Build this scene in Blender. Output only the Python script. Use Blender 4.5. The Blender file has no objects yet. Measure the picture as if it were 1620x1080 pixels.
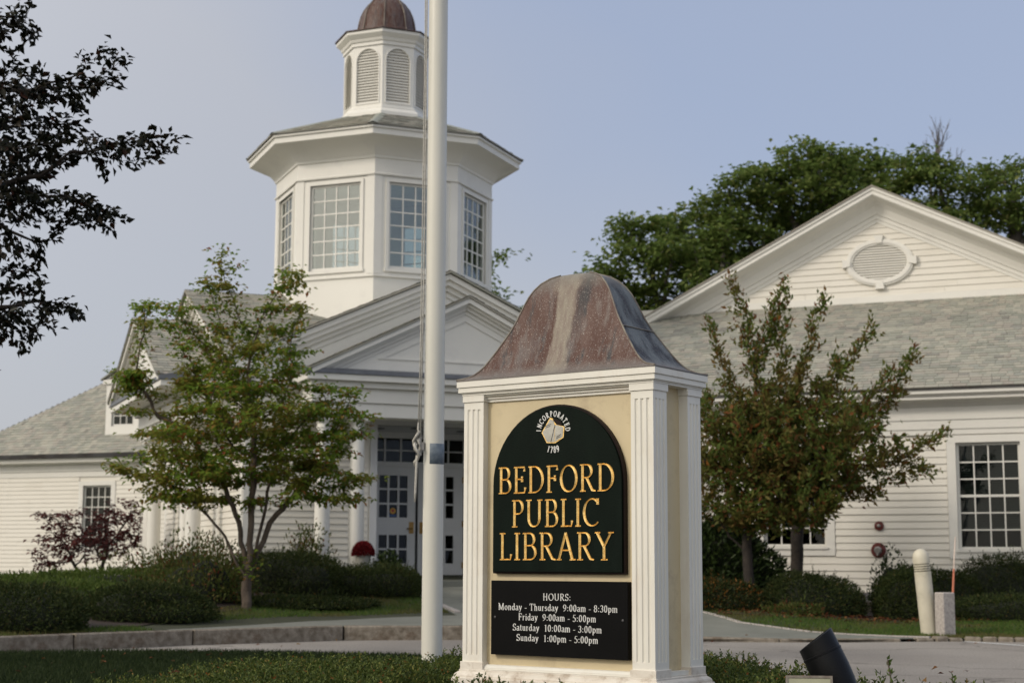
import bpy, bmesh, math, random
import numpy as np
from mathutils import Vector, Matrix

# ------------------------------------------------------------------ camera, sky, sun, exposure
R = math.radians
scene = bpy.context.scene
col = scene.collection
random.seed(7)
rng = np.random.default_rng(11)
ZC = 0.95
pitch, roll = 0.1389, 0.0037
cd = bpy.data.cameras.new('camera')
cam = bpy.data.objects.new('camera', cd)
col.objects.link(cam)
F = Vector((0, math.cos(pitch), math.sin(pitch)))
U0 = Vector((0, -math.sin(pitch), math.cos(pitch)))
R0 = Vector((1, 0, 0))
Rv = R0 * math.cos(roll) + U0 * math.sin(roll)
Uv = U0 * math.cos(roll) - R0 * math.sin(roll)
cam.matrix_world = Matrix(((Rv.x, Uv.x, -F.x, 0), (Rv.y, Uv.y, -F.y, 0), (Rv.z, Uv.z, -F.z, ZC), (0, 0, 0, 1)))
cd.sensor_width = 36
cd.lens = 2502.93 / 1620 * 36
cd.clip_end = 2000
cd.dof.use_dof = True
cd.dof.focus_distance = 7.7
cd.dof.aperture_fstop = 4.6
scene.camera = cam

SUN_AZ = R(60)          # degrees left of straight behind the camera
SUN_EL = R(31)
world = bpy.data.worlds.new('World')
scene.world = world
world.use_nodes = True
wn = world.node_tree.nodes
wl = world.node_tree.links
bg = wn['Background']
sky = wn.new('ShaderNodeTexSky')
sky.sky_type = 'NISHITA'
sky.sun_disc = False
sky.sun_elevation = SUN_EL
sky.sun_rotation = math.pi + SUN_AZ
sky.air_density = 1.0
sky.dust_density = 3.0
sky.ozone_density = 2.0
# thin high haze: part of the sky's colour comes from an even milky veil
veil = wn.new('ShaderNodeMixRGB')
veil.inputs[0].default_value = 0.80
wtc = wn.new('ShaderNodeTexCoord')
wno = wn.new('ShaderNodeTexNoise'); wno.inputs['Scale'].default_value = 2.2; wno.inputs['Detail'].default_value = 3
wl.new(wtc.outputs['Generated'], wno.inputs[0])
def dotv(vec):
    d = wn.new('ShaderNodeVectorMath'); d.operation = 'DOT_PRODUCT'; d.inputs[1].default_value = vec
    wl.new(wtc.outputs['Generated'], d.inputs[0]); return d.outputs['Value']
# the veil is greyer low down and to the left, bluer high up and to the right
lean = wn.new('ShaderNodeMath'); lean.operation = 'MULTIPLY_ADD'; lean.inputs[1].default_value = 1.1
wl.new(wno.outputs[0], lean.inputs[0]); wl.new(dotv((-1.6, 0.0, -3.2)), lean.inputs[2])
wrp = wn.new('ShaderNodeValToRGB'); wmr = wn.new('ShaderNodeMapRange')
wmr.inputs[1].default_value = -0.62; wmr.inputs[2].default_value = -0.05
wl.new(lean.outputs[0], wmr.inputs[0]); wl.new(wmr.outputs[0], wrp.inputs[0])
wrp.color_ramp.elements[0].position = 0.0; wrp.color_ramp.elements[0].color = (0.345, 0.400, 0.535, 1)
wrp.color_ramp.elements[1].position = 1.0; wrp.color_ramp.elements[1].color = (0.445, 0.455, 0.50, 1)
# raised towards the sun, mostly out of view, as fill for the shaded walls
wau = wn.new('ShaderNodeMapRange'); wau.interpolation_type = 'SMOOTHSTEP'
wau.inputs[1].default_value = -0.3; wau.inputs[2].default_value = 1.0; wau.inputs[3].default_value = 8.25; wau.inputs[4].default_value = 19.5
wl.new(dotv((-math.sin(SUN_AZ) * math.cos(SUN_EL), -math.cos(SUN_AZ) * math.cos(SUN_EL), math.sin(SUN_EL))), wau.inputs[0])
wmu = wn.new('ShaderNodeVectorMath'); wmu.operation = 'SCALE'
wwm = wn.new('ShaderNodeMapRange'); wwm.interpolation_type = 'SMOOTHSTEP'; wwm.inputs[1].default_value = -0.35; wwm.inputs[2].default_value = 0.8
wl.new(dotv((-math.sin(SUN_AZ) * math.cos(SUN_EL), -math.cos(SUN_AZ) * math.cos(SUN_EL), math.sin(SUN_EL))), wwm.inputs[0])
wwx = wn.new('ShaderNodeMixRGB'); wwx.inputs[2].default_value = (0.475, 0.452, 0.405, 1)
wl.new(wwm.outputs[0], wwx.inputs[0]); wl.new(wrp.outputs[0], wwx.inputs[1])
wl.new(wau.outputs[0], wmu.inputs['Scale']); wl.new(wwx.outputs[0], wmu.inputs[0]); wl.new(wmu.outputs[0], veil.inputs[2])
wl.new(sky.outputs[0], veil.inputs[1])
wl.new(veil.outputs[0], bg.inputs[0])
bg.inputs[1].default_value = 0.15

sl = bpy.data.lights.new('sun', 'SUN')
sl.energy = 1.5
sl.angle = R(10)
sl.color = (1.0, 0.90, 0.77)
sun = bpy.data.objects.new('sun', sl)
col.objects.link(sun)
sd = Vector((-math.sin(SUN_AZ) * math.cos(SUN_EL), -math.cos(SUN_AZ) * math.cos(SUN_EL), math.sin(SUN_EL)))
sun.rotation_euler = sd.to_track_quat('Z', 'Y').to_euler()
sun.location = (-20, -5, 30)
scene.view_settings.view_transform = 'Standard'
scene.view_settings.look = 'None'
scene.view_settings.exposure = -0.08
scene.view_settings.gamma = 1.0
scene.render.engine = 'CYCLES'
scene.cycles.max_bounces = 6

# ------------------------------------------------------------------ materials
def nt(name):
    m = bpy.data.materials.new(name)
    m.use_nodes = True
    return m, m.node_tree.nodes, m.node_tree.links

def ramp(n, stops):
    r = n.new('ShaderNodeValToRGB')
    e = r.color_ramp.elements
    while len(e) < len(stops):
        e.new(0.5)
    for i, (p, c) in enumerate(stops):
        e[i].position = p
        e[i].color = (c[0], c[1], c[2], 1)
    return r

def plain(name, c1, c2=None, scale=3.0, rough=0.6, bump=0.0, bscale=60.0, metal=0.0, stretch=(1, 1, 1), grime=None, gscale=1.2, spec=0.5):
    """noise-mottled paint / stone / metal in object space"""
    m, n, l = nt(name)
    b = n['Principled BSDF']
    b.inputs['Roughness'].default_value = rough
    b.inputs['Metallic'].default_value = metal
    b.inputs['Specular IOR Level'].default_value = spec
    tc = n.new('ShaderNodeTexCoord')
    mp = n.new('ShaderNodeMapping')
    mp.inputs['Scale'].default_value = stretch
    l.new(tc.outputs['Object'], mp.inputs[0])
    c2 = c2 or tuple(v * 0.86 for v in c1)
    no = n.new('ShaderNodeTexNoise')
    no.inputs['Scale'].default_value = scale
    no.inputs['Detail'].default_value = 6
    l.new(mp.outputs[0], no.inputs[0])
    rp = ramp(n, [(0.32, c2), (0.66, c1)])
    l.new(no.outputs[0], rp.inputs[0])
    out = rp.outputs[0]
    if grime:
        g = n.new('ShaderNodeTexNoise')
        g.inputs['Scale'].default_value = gscale
        g.inputs['Detail'].default_value = 8
        g.inputs['Roughness'].default_value = 0.7
        l.new(mp.outputs[0], g.inputs[0])
        gr = ramp(n, [(0.52, (0, 0, 0)), (0.75, (1, 1, 1))])
        l.new(g.outputs[0], gr.inputs[0])
        mx = n.new('ShaderNodeMixRGB')
        mx.inputs[2].default_value = (*grime, 1)
        l.new(gr.outputs[0], mx.inputs[0])
        l.new(out, mx.inputs[1])
        out = mx.outputs[0]
    l.new(out, b.inputs['Base Color'])
    if bump:
        bn = n.new('ShaderNodeTexNoise')
        bn.inputs['Scale'].default_value = bscale
        bn.inputs['Detail'].default_value = 4
        l.new(tc.outputs['Object'], bn.inputs[0])
        bp = n.new('ShaderNodeBump')
        bp.inputs['Strength'].default_value = bump
        bp.inputs['Distance'].default_value = 0.01
        l.new(bn.outputs[0], bp.inputs['Height'])
        l.new(bp.outputs[0], b.inputs['Normal'])
    return m

def island_mix(n, l, stops):
    """colour by random per island plus random per object"""
    g = n.new('ShaderNodeNewGeometry')
    oi = n.new('ShaderNodeObjectInfo')
    ad = n.new('ShaderNodeMath'); ad.operation = 'ADD'
    fr = n.new('ShaderNodeMath'); fr.operation = 'FRACT'
    l.new(g.outputs['Random Per Island'], ad.inputs[0])
    l.new(oi.outputs['Random'], ad.inputs[1])
    l.new(ad.outputs[0], fr.inputs[0])
    r = ramp(n, stops)
    l.new(fr.outputs[0], r.inputs[0])
    return r.outputs[0]

def leafmat(name, stops, rough=0.55, trans=0.3, patch=None, pscale=0.8):
    m, n, l = nt(name)
    b = n['Principled BSDF']
    c = island_mix(n, l, stops)
    if patch:
        tc = n.new('ShaderNodeTexCoord')
        no = n.new('ShaderNodeTexNoise'); no.inputs['Scale'].default_value = pscale; no.inputs['Detail'].default_value = 3
        l.new(tc.outputs['Object'], no.inputs[0])
        gr = ramp(n, [(0.48, (0, 0, 0)), (0.66, (.7, .7, .7))])
        l.new(no.outputs[0], gr.inputs[0])
        mu = n.new('ShaderNodeMixRGB')
        mu.inputs[2].default_value = (*patch, 1)
        l.new(gr.outputs[0], mu.inputs[0]); l.new(c, mu.inputs[1])
        c = mu.outputs[0]
    l.new(c, b.inputs['Base Color'])
    b.inputs['Roughness'].default_value = rough
    b.inputs['Specular IOR Level'].default_value = 0.16
    tr = n.new('ShaderNodeBsdfTranslucent')
    l.new(c, tr.inputs[0])
    ms = n.new('ShaderNodeMixShader'); ms.inputs[0].default_value = trans
    l.new(b.outputs[0], ms.inputs[1]); l.new(tr.outputs[0], ms.inputs[2])
    l.new(ms.outputs[0], n['Material Output'].inputs[0])
    return m

def glassmat(name, tint, trans, rough=0.02):
    m, n, l = nt(name)
    t = n.new('ShaderNodeBsdfTransparent'); t.inputs[0].default_value = (*tint, 1)
    g = n.new('ShaderNodeBsdfGlossy'); g.inputs['Roughness'].default_value = rough
    fr = n.new('ShaderNodeLayerWeight'); fr.inputs[0].default_value = 0.12
    mr = n.new('ShaderNodeMapRange')
    mr.inputs['To Min'].default_value = 1 - trans; mr.inputs['To Max'].default_value = 0.9
    l.new(fr.outputs['Fresnel'], mr.inputs[0])
    tc = n.new('ShaderNodeTexCoord'); no = n.new('ShaderNodeTexNoise'); no.inputs['Scale'].default_value = 1.5
    bp = n.new('ShaderNodeBump'); bp.inputs['Strength'].default_value = 0.12; bp.inputs['Distance'].default_value = 0.05
    l.new(tc.outputs['Object'], no.inputs[0]); l.new(no.outputs[0], bp.inputs['Height']); l.new(bp.outputs[0], g.inputs['Normal'])
    ms = n.new('ShaderNodeMixShader')
    l.new(mr.outputs[0], ms.inputs[0]); l.new(t.outputs[0], ms.inputs[1]); l.new(g.outputs[0], ms.inputs[2])
    l.new(ms.outputs[0], n['Material Output'].inputs[0])
    return m

def shinglemat(name):
    m, n, l = nt(name)
    b = n['Principled BSDF']; b.inputs['Roughness'].default_value = 0.92; b.inputs['Specular IOR Level'].default_value = 0.15
    c = island_mix(n, l, [(0.0, (0.255, 0.26, 0.225)), (0.25, (0.31, 0.31, 0.27)), (0.5, (0.37, 0.355, 0.305)), (0.75, (0.32, 0.295, 0.26)), (0.92, (0.285, 0.29, 0.26)), (1.0, (0.235, 0.225, 0.205))])
    tc = n.new('ShaderNodeTexCoord')
    no = n.new('ShaderNodeTexNoise'); no.inputs['Scale'].default_value = 0.9; no.inputs['Detail'].default_value = 5
    l.new(tc.outputs['Object'], no.inputs[0])
    rp = ramp(n, [(0.3, (0.88, 0.88, 0.88)), (0.7, (1.08, 1.08, 1.06))])
    l.new(no.outputs[0], rp.inputs[0])
    mu = n.new('ShaderNodeMixRGB'); mu.blend_type = 'MULTIPLY'; mu.inputs[0].default_value = 1
    l.new(c, mu.inputs[1]); l.new(rp.outputs[0], mu.inputs[2]); l.new(mu.outputs[0], b.inputs['Base Color'])
    n2 = n.new('ShaderNodeTexNoise'); n2.inputs['Scale'].default_value = 150
    l.new(tc.outputs['Object'], n2.inputs[0])
    bp = n.new('ShaderNodeBump'); bp.inputs['Strength'].default_value = 0.4; bp.inputs['Distance'].default_value = 0.004
    l.new(n2.outputs[0], bp.inputs['Height']); l.new(bp.outputs[0], b.inputs['Normal'])
    return m

def coppermat(name, centre_streak=True):
    """aged copper: brown-red with pale vertical runs and white specks"""
    m, n, l = nt(name)
    b = n['Principled BSDF']
    tc = n.new('ShaderNodeTexCoord')
    def noise(scale, st, det=6, ro=0.6):
        mp = n.new('ShaderNodeMapping'); mp.inputs['Scale'].default_value = st
        l.new(tc.outputs['Object'], mp.inputs[0])
        no = n.new('ShaderNodeTexNoise'); no.inputs['Scale'].default_value = scale; no.inputs['Detail'].default_value = det; no.inputs['Roughness'].default_value = ro
        l.new(mp.outputs[0], no.inputs[0])
        return no.outputs[0]
    def mix(fac, a, c):
        x = n.new('ShaderNodeMixRGB')
        if isinstance(fac, float): x.inputs[0].default_value = fac
        else: l.new(fac, x.inputs[0])
        for i, v in ((1, a), (2, c)):
            if isinstance(v, tuple): x.inputs[i].default_value = (*v, 1)
            else: l.new(v, x.inputs[i])
        return x.outputs[0]
    def msk(v, lo, hi):
        r = ramp(n, [(lo, (0, 0, 0)), (hi, (1, 1, 1))]); l.new(v, r.inputs[0]); return r.outputs[0]
    base = mix(msk(noise(9, (1, 1, 0.35)), 0.4, 0.62), (0.070, 0.030, 0.022), (0.105, 0.060, 0.049))
    base = mix(msk(noise(34, (1, 1, 0.05), 4), 0.50, 0.74), base, (0.15, 0.125, 0.115))
    base = mix(msk(noise(7, (1, 1, 0.22), 6, 0.7), 0.52, 0.74), base, (0.12, 0.11, 0.11))
    base = mix(msk(noise(14, (1, 1, 0.10), 5, 0.7), 0.56, 0.66), base, (0.045, 0.042, 0.045))
    if centre_streak:
        sx = n.new('ShaderNodeSeparateXYZ'); l.new(tc.outputs['Object'], sx.inputs[0])
        # pale run down the middle of the front, and grey side faces
        a = n.new('ShaderNodeMath'); a.operation = 'ADD'; a.inputs[1].default_value = 0.575; l.new(sx.outputs[0], a.inputs[0])
        nn = noise(9, (1, 1, 0.35), 4)
        s = n.new('ShaderNodeMath'); s.operation = 'MULTIPLY_ADD'; s.inputs[1].default_value = 0.14; l.new(nn, s.inputs[0])
        l.new(a.outputs[0], s.inputs[2])
        d = n.new('ShaderNodeMath'); d.operation = 'SUBTRACT'; d.inputs[1].default_value = 0.07; l.new(s.outputs[0], d.inputs[0])
        ab = n.new('ShaderNodeMath'); ab.operation = 'ABSOLUTE'; l.new(d.outputs[0], ab.inputs[0])
        r = ramp(n, [(0.050, (1, 1, 1)), (0.072, (0, 0, 0))]); l.new(ab.outputs[0], r.inputs[0])
        mu = n.new('ShaderNodeMath'); mu.operation = 'MULTIPLY'; l.new(r.outputs[0], mu.inputs[0]); mu.inputs[1].default_value = 0.85
        run = mix(msk(noise(30, (1, 1, 0.06)), 0.35, 0.65), (0.19, 0.15, 0.125), (0.29, 0.265, 0.21))
        # charcoal soot just right of the run, strongest near the crown
        d3 = n.new('ShaderNodeMath'); d3.operation = 'SUBTRACT'; d3.inputs[1].default_value = 0.105; l.new(d.outputs[0], d3.inputs[0])
        a3 = n.new('ShaderNodeMath'); a3.operation = 'ABSOLUTE'; l.new(d3.outputs[0], a3.inputs[0])
        r3 = ramp(n, [(0.012, (.9, .9, .9)), (0.05, (0, 0, 0))]); l.new(a3.outputs[0], r3.inputs[0])
        zz = n.new('ShaderNodeMapRange'); zz.inputs[1].default_value = 2.02; zz.inputs[2].default_value = 2.25; l.new(sx.outputs[2], zz.inputs[0])
        m3 = n.new('ShaderNodeMath'); m3.operation = 'MULTIPLY'; l.new(r3.outputs[0], m3.inputs[0]); l.new(zz.outputs[0], m3.inputs[1])
        base = mix(m3.outputs[0], base, (0.035, 0.034, 0.038))
        base = mix(mu.outputs[0], base, run)
        # side faces turn blue-grey by their normal, the bottom flare paler grey
        side = ramp(n, [(0.0, (0, 0, 0)), (1.0, (1, 1, 1))])
        ge = n.new('ShaderNodeNewGeometry')
        vt = n.new('ShaderNodeVectorTransform'); vt.vector_type = 'NORMAL'; vt.convert_from = 'WORLD'; vt.convert_to = 'OBJECT'
        l.new(ge.outputs['True Normal'], vt.inputs[0])
        sn = n.new('ShaderNodeSeparateXYZ'); l.new(vt.outputs[0], sn.inputs[0])
        an = n.new('ShaderNodeMath'); an.operation = 'ABSOLUTE'; l.new(sn.outputs[0], an.inputs[0])
        sr = msk(an.outputs[0], 0.35, 0.5)
        sidec = mix(msk(noise(11, (1, 1, 0.12)), 0.42, 0.6), (0.030, 0.030, 0.034), (0.13, 0.145, 0.15))
        base = mix(sr, base, sidec)
        z = n.new('ShaderNodeMapRange'); z.inputs[1].default_value = 1.865; z.inputs[2].default_value = 1.93; z.inputs[3].default_value = 0.8; z.inputs[4].default_value = 0.0
        l.new(sx.outputs[2], z.inputs[0])
        base = mix(z.outputs[0], base, (0.19, 0.18, 0.17))
        top = n.new('ShaderNodeMapRange'); top.inputs[1].default_value = 2.30; top.inputs[2].default_value = 2.40; top.inputs[3].default_value = 0.0; top.inputs[4].default_value = 0.75
        l.new(sx.outputs[2], top.inputs[0])
        base = mix(top.outputs[0], base, (0.20, 0.19, 0.165))
    sp = msk(noise(300, (1, 1, 0.4), 2, 0.7), 0.62, 0.69)
    base = mix(sp, base, (0.45, 0.41, 0.38))
    l.new(base, b.inputs['Base Color'])
    b.inputs['Metallic'].default_value = 0.05; b.inputs['Specular IOR Level'].default_value = 0.22
    b.inputs['Roughness'].default_value = 0.5
    bp = n.new('ShaderNodeBump'); bp.inputs['Strength'].default_value = 0.35; bp.inputs['Distance'].default_value = 0.006
    l.new(noise(24, (1, 1, 0.4)), bp.inputs['Height']); l.new(bp.outputs[0], b.inputs['Normal'])
    return m

def asphaltmat(name):
    m, n, l = nt(name)
    b = n['Principled BSDF']; b.inputs['Roughness'].default_value = 0.9; b.inputs['Specular IOR Level'].default_value = 0.25
    tc = n.new('ShaderNodeTexCoord')
    big = n.new('ShaderNodeTexNoise'); big.inputs['Scale'].default_value = 0.45; big.inputs['Detail'].default_value = 7; l.new(tc.outputs['Object'], big.inputs[0])
    r1 = ramp(n, [(0.35, (0.235, 0.215, 0.195)), (0.65, (0.315, 0.290, 0.262))]); l.new(big.outputs[0], r1.inputs[0])
    fine = n.new('ShaderNodeTexNoise'); fine.inputs['Scale'].default_value = 55; fine.inputs['Detail'].default_value = 3; l.new(tc.outputs['Object'], fine.inputs[0])
    r2 = ramp(n, [(0.35, (0.72, 0.72, 0.72)), (0.65, (1.22, 1.22, 1.22))]); l.new(fine.outputs[0], r2.inputs[0])
    mu = n.new('ShaderNodeMixRGB'); mu.blend_type = 'MULTIPLY'; mu.inputs[0].default_value = 1; l.new(r1.outputs[0], mu.inputs[1]); l.new(r2.outputs[0], mu.inputs[2])
    wob = n.new('ShaderNodeTexNoise'); wob.inputs['Scale'].default_value = 1.6; wob.inputs['Detail'].default_value = 5; l.new(tc.outputs['Object'], wob.inputs[0])
    ad = n.new('ShaderNodeMixRGB'); ad.blend_type = 'ADD'; ad.inputs[0].default_value = 0.9; l.new(tc.outputs['Object'], ad.inputs[1]); l.new(wob.outputs['Color'], ad.inputs[2])
    vo = n.new('ShaderNodeTexVoronoi'); vo.feature = 'DISTANCE_TO_EDGE'; vo.inputs['Scale'].default_value = 0.33; l.new(ad.outputs[0], vo.inputs[0])
    r3 = ramp(n, [(0.0, (0.35, 0.34, 0.33)), (0.012, (1, 1, 1))]); l.new(vo.outputs['Distance'], r3.inputs[0])
    m2 = n.new('ShaderNodeMixRGB'); m2.blend_type = 'MULTIPLY'; m2.inputs[0].default_value = 0.7; l.new(mu.outputs[0], m2.inputs[1]); l.new(r3.outputs[0], m2.inputs[2])
    l.new(m2.outputs[0], b.inputs['Base Color'])
    bp = n.new('ShaderNodeBump'); bp.inputs['Strength'].default_value = 0.7; bp.inputs['Distance'].default_value = 0.01; l.new(fine.outputs[0], bp.inputs['Height']); l.new(bp.outputs[0], b.inputs['Normal'])
    return m

M = {}
M['white'] = plain('white_paint', (0.755, 0.74, 0.69), (0.72, 0.705, 0.655), 1.2, 0.5, 0.05, 40, grime=(0.67, 0.655, 0.62), gscale=2.0)
M['signwhite'] = plain('sign_white_paint', (0.75, 0.73, 0.665), (0.70, 0.68, 0.615), 5, 0.42, 0.08, 90, grime=(0.66, 0.61, 0.53), gscale=7, stretch=(1, 1, 0.35))
M['plinthwhite'] = plain('stained_white_paint', (0.72, 0.68, 0.61), (0.62, 0.56, 0.48), 8, 0.5, 0.15, 90, grime=(0.30, 0.22, 0.15), gscale=9)
M['siding'] = plain('siding_paint', (0.735, 0.705, 0.635), (0.70, 0.67, 0.60), 1.2, 0.55, 0.12, 30, stretch=(0.4, 1, 3), grime=(0.64, 0.605, 0.53), gscale=1.6)
M['cream'] = plain('cream_panel_paint', (0.60, 0.505, 0.325), (0.55, 0.46, 0.29), 4, 0.5, 0.06, 70, grime=(0.42, 0.34, 0.22), gscale=6)
M['green'] = plain('dark_green_board_paint', (0.0032, 0.0080, 0.0052), (0.0022, 0.0055, 0.0038), 12, 0.5, 0.12, 120, grime=(0.007, 0.013, 0.010), gscale=5, stretch=(1, 1, 0.25), spec=0.07)
M['edge'] = plain('dark_brown_edge', (0.013, 0.007, 0.006), None, 12, 0.5, spec=0.15)
M['black'] = plain('black_panel', (0.0045, 0.0045, 0.0048), (0.0035, 0.0035, 0.0038), 9, 0.5, 0.08, 120, spec=0.07)
M['gold'] = plain('gold_leaf', (0.95, 0.68, 0.27), (0.70, 0.43, 0.12), 30, 0.34, 0.2, 160, metal=0.55)
M['lettering'] = plain('white_lettering', (0.72, 0.72, 0.70), (0.58, 0.58, 0.57), 60, 0.6)
M['copper'] = coppermat('weathered_copper')
M['copper2'] = coppermat('weathered_dome_copper', False)
M['seam'] = plain('copper_seam', (0.24, 0.22, 0.18), (0.12, 0.09, 0.075), 20, 0.5, 0.2, 80, metal=0.2)
M['pole'] = plain('pole_paint', (0.67, 0.655, 0.585), (0.59, 0.58, 0.52), 3, 0.35, 0.05, 60, stretch=(1, 1, 0.2), grime=(0.48, 0.47, 0.42), gscale=2.0)
M['plate'] = plain('blue_grey_tape', (0.075, 0.105, 0.14), (0.16, 0.19, 0.22), 26, 0.45, 0.1, 90)
M['rope'] = plain('halyard_rope', (0.52, 0.50, 0.45), (0.33, 0.32, 0.29), 60, 0.8, 0.4, 200)
M['gutter'] = plain('dark_gutter', (0.075, 0.075, 0.08), (0.04, 0.035, 0.034), 3, 0.45, metal=0.2)
M['leadgutter'] = plain('lead_flashing', (0.17, 0.18, 0.20), (0.10, 0.105, 0.12), 3, 0.5, metal=0.3)
M['shingle'] = shinglemat('asphalt_shingles')
M['flash'] = plain('roof_flashing', (0.30, 0.31, 0.27), (0.24, 0.255, 0.22), 3, 0.6)
M['louvre'] = plain('louvre_paint', (0.74, 0.72, 0.68), None, 2, 0.6)
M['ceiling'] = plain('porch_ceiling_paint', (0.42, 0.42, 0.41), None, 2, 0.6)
M['doorpaint'] = plain('door_paint', (0.62, 0.63, 0.64), (0.56, 0.57, 0.58), 2, 0.45)
M['glass'] = glassmat('window_glass', (0.5, 0.55, 0.55), 0.98)
M['towerglass'] = glassmat('tower_glass', (0.80, 0.86, 0.84), 0.84)
M['dark'] = plain('dark_interior', (0.018, 0.019, 0.018), None, 2, 0.9)
M['room'] = plain('tower_room_paint', (0.70, 0.70, 0.64), None, 2, 0.8)
M['blind'] = plain('venetian_blind', (0.16, 0.17, 0.155), None, 5, 0.6)
M['brass'] = plain('brass', (0.35, 0.22, 0.08), None, 20, 0.35, metal=0.9)
M['seal'] = plain('door_gap_seal', (0.012, 0.012, 0.013), None, 5, 0.7)
M['foundation'] = plain('foundation_concrete', (0.21, 0.21, 0.22), (0.13, 0.13, 0.14), 4, 0.85, 0.3, 30)
M['granite'] = plain('granite', (0.28, 0.245, 0.20), (0.135, 0.112, 0.085), 11, 0.9, 1.0, 38, grime=(0.10, 0.062, 0.038), gscale=4.0, spec=0.2)
M['palegranite'] = plain('pale_granite', (0.46, 0.42, 0.39), (0.31, 0.28, 0.265), 30, 0.85, 0.6, 60)
M['bollard'] = plain('cream_bollard_paint', (0.60, 0.56, 0.45), (0.53, 0.49, 0.39), 5, 0.5, 0.08, 60, grime=(0.40, 0.38, 0.28), gscale=4)
M['slot'] = plain('lamp_slot', (0.10, 0.09, 0.07), None, 5, 0.7)
M['red'] = plain('red_enamel', (0.13, 0.022, 0.018), (0.085, 0.016, 0.015), 10, 0.4)
M['steel'] = plain('dull_steel', (0.35, 0.34, 0.33), (0.2, 0.19, 0.18), 14, 0.4, metal=0.6)
M['orange'] = plain('orange_plastic', (0.60, 0.20, 0.115), None, 8, 0.55)
M['palerod'] = plain('pale_reflector', (0.72, 0.60, 0.52), None, 8, 0.5)
M['spot'] = plain('black_powder_coat', (0.006, 0.0065, 0.0075), (0.004, 0.004, 0.005), 10, 0.38, 0.1, 150, spec=0.18)
M['lens'] = plain('clouded_lens', (0.40, 0.40, 0.27), (0.28, 0.28, 0.19), 5, 0.18, stretch=(1, 1, 1))
M['mulch'] = plain('mulch', (0.040, 0.024, 0.017), (0.018, 0.012, 0.009), 14, 0.95, 0.9, 50)
M['soil'] = plain('turf_soil', (0.042, 0.046, 0.022), (0.026, 0.030, 0.014), 5, 0.95, 0.6, 40)
M['asphalt'] = asphaltmat('asphalt')
M['paving'] = plain('walk_paving', (0.19, 0.195, 0.17), (0.145, 0.15, 0.13), 1.6, 0.9, 0.5, 60)
M['roadpaint'] = plain('road_paint', (0.70, 0.70, 0.68), (0.5, 0.5, 0.48), 20, 0.7)
M['urn'] = plain('cast_stone', (0.50, 0.49, 0.44), (0.33, 0.32, 0.28), 9, 0.8, 0.3, 50)
M['bark'] = plain('bark', (0.13, 0.10, 0.075), (0.055, 0.042, 0.033), 9, 0.95, 0.9, 35, stretch=(1, 1, 0.3))
M['barkgrey'] = plain('grey_bark', (0.17, 0.15, 0.13), (0.07, 0.06, 0.05), 8, 0.95, 0.8, 30, stretch=(1, 1, 0.3))
M['barkdark'] = plain('dark_bark', (0.042, 0.033, 0.027), (0.018, 0.015, 0.013), 8, 0.95, 0.6, 30)
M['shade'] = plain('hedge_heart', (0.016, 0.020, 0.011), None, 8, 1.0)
M['sticker'] = plain('yellow_sticker', (0.62, 0.36, 0.05), None, 12, 0.5)
M['stickerblue'] = plain('blue_sticker', (0.04, 0.10, 0.28), None, 12, 0.5)
M['stickerred'] = plain('red_sticker', (0.40, 0.04, 0.04), None, 12, 0.5)

M['dogwood'] = leafmat('dogwood_leaves', [(0.0, (0.105, 0.190, 0.024)), (0.4, (0.165, 0.260, 0.036)), (0.66, (0.22, 0.29, 0.045)), (0.84, (0.28, 0.25, 0.05)), (0.94, (0.30, 0.16, 0.045)), (1.0, (0.32, 0.10, 0.04))], 0.5, 0.5, patch=(0.26, 0.21, 0.05), pscale=1.3)
M['crab'] = leafmat('crabapple_leaves', [(0.0, (0.080, 0.120, 0.026)), (0.5, (0.125, 0.170, 0.036)), (0.74, (0.175, 0.165, 0.044)), (0.88, (0.19, 0.11, 0.04)), (0.97, (0.20, 0.07, 0.03)), (1.0, (0.34, 0.14, 0.035))], 0.5, 0.45, patch=(0.17, 0.11, 0.036), pscale=1.6)
M['fartree'] = leafmat('far_tree_leaves', [(0.0, (0.085, 0.130, 0.032)), (0.5, (0.135, 0.195, 0.046)), (0.85, (0.18, 0.235, 0.062)), (1.0, (0.26, 0.27, 0.09))], 0.55, 0.45)
M['beech'] = leafmat('copper_beech_leaves', [(0.0, (0.007, 0.0095, 0.005)), (0.7, (0.012, 0.013, 0.007)), (0.93, (0.020, 0.014, 0.008)), (1.0, (0.045, 0.016, 0.010))], 0.4, 0.12)
M['maple'] = leafmat('red_maple_leaves', [(0.0, (0.050, 0.016, 0.016)), (0.6, (0.090, 0.024, 0.024)), (1.0, (0.14, 0.034, 0.028))], 0.5, 0.3)
M['yew'] = leafmat('yew_leaves', [(0.0, (0.020, 0.031, 0.009)), (0.6, (0.036, 0.053, 0.014)), (0.93, (0.062, 0.078, 0.021)), (1.0, (0.10, 0.075, 0.028))], 0.6, 0.2)
M['juniper'] = leafmat('juniper_leaves', [(0.0, (0.055, 0.090, 0.018)), (0.7, (0.090, 0.135, 0.027)), (1.0, (0.13, 0.16, 0.038))], 0.6, 0.3)
M['azalea'] = leafmat('azalea_leaves', [(0.0, (0.050, 0.075, 0.018)), (0.55, (0.088, 0.110, 0.026)), (0.85, (0.125, 0.115, 0.035)), (0.94, (0.15, 0.065, 0.028)), (1.0, (0.17, 0.035, 0.022))], 0.5, 0.3)
M['rhodo'] = leafmat('rhododendron_leaves', [(0.0, (0.020, 0.036, 0.012)), (1.0, (0.045, 0.070, 0.02))], 0.35, 0.12)
M['orangetop'] = leafmat('orange_tip_leaves', [(0.0, (0.022, 0.034, 0.010)), (0.84, (0.042, 0.050, 0.014)), (0.91, (0.17, 0.075, 0.02)), (1.0, (0.26, 0.11, 0.02))], 0.5, 0.2)
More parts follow.
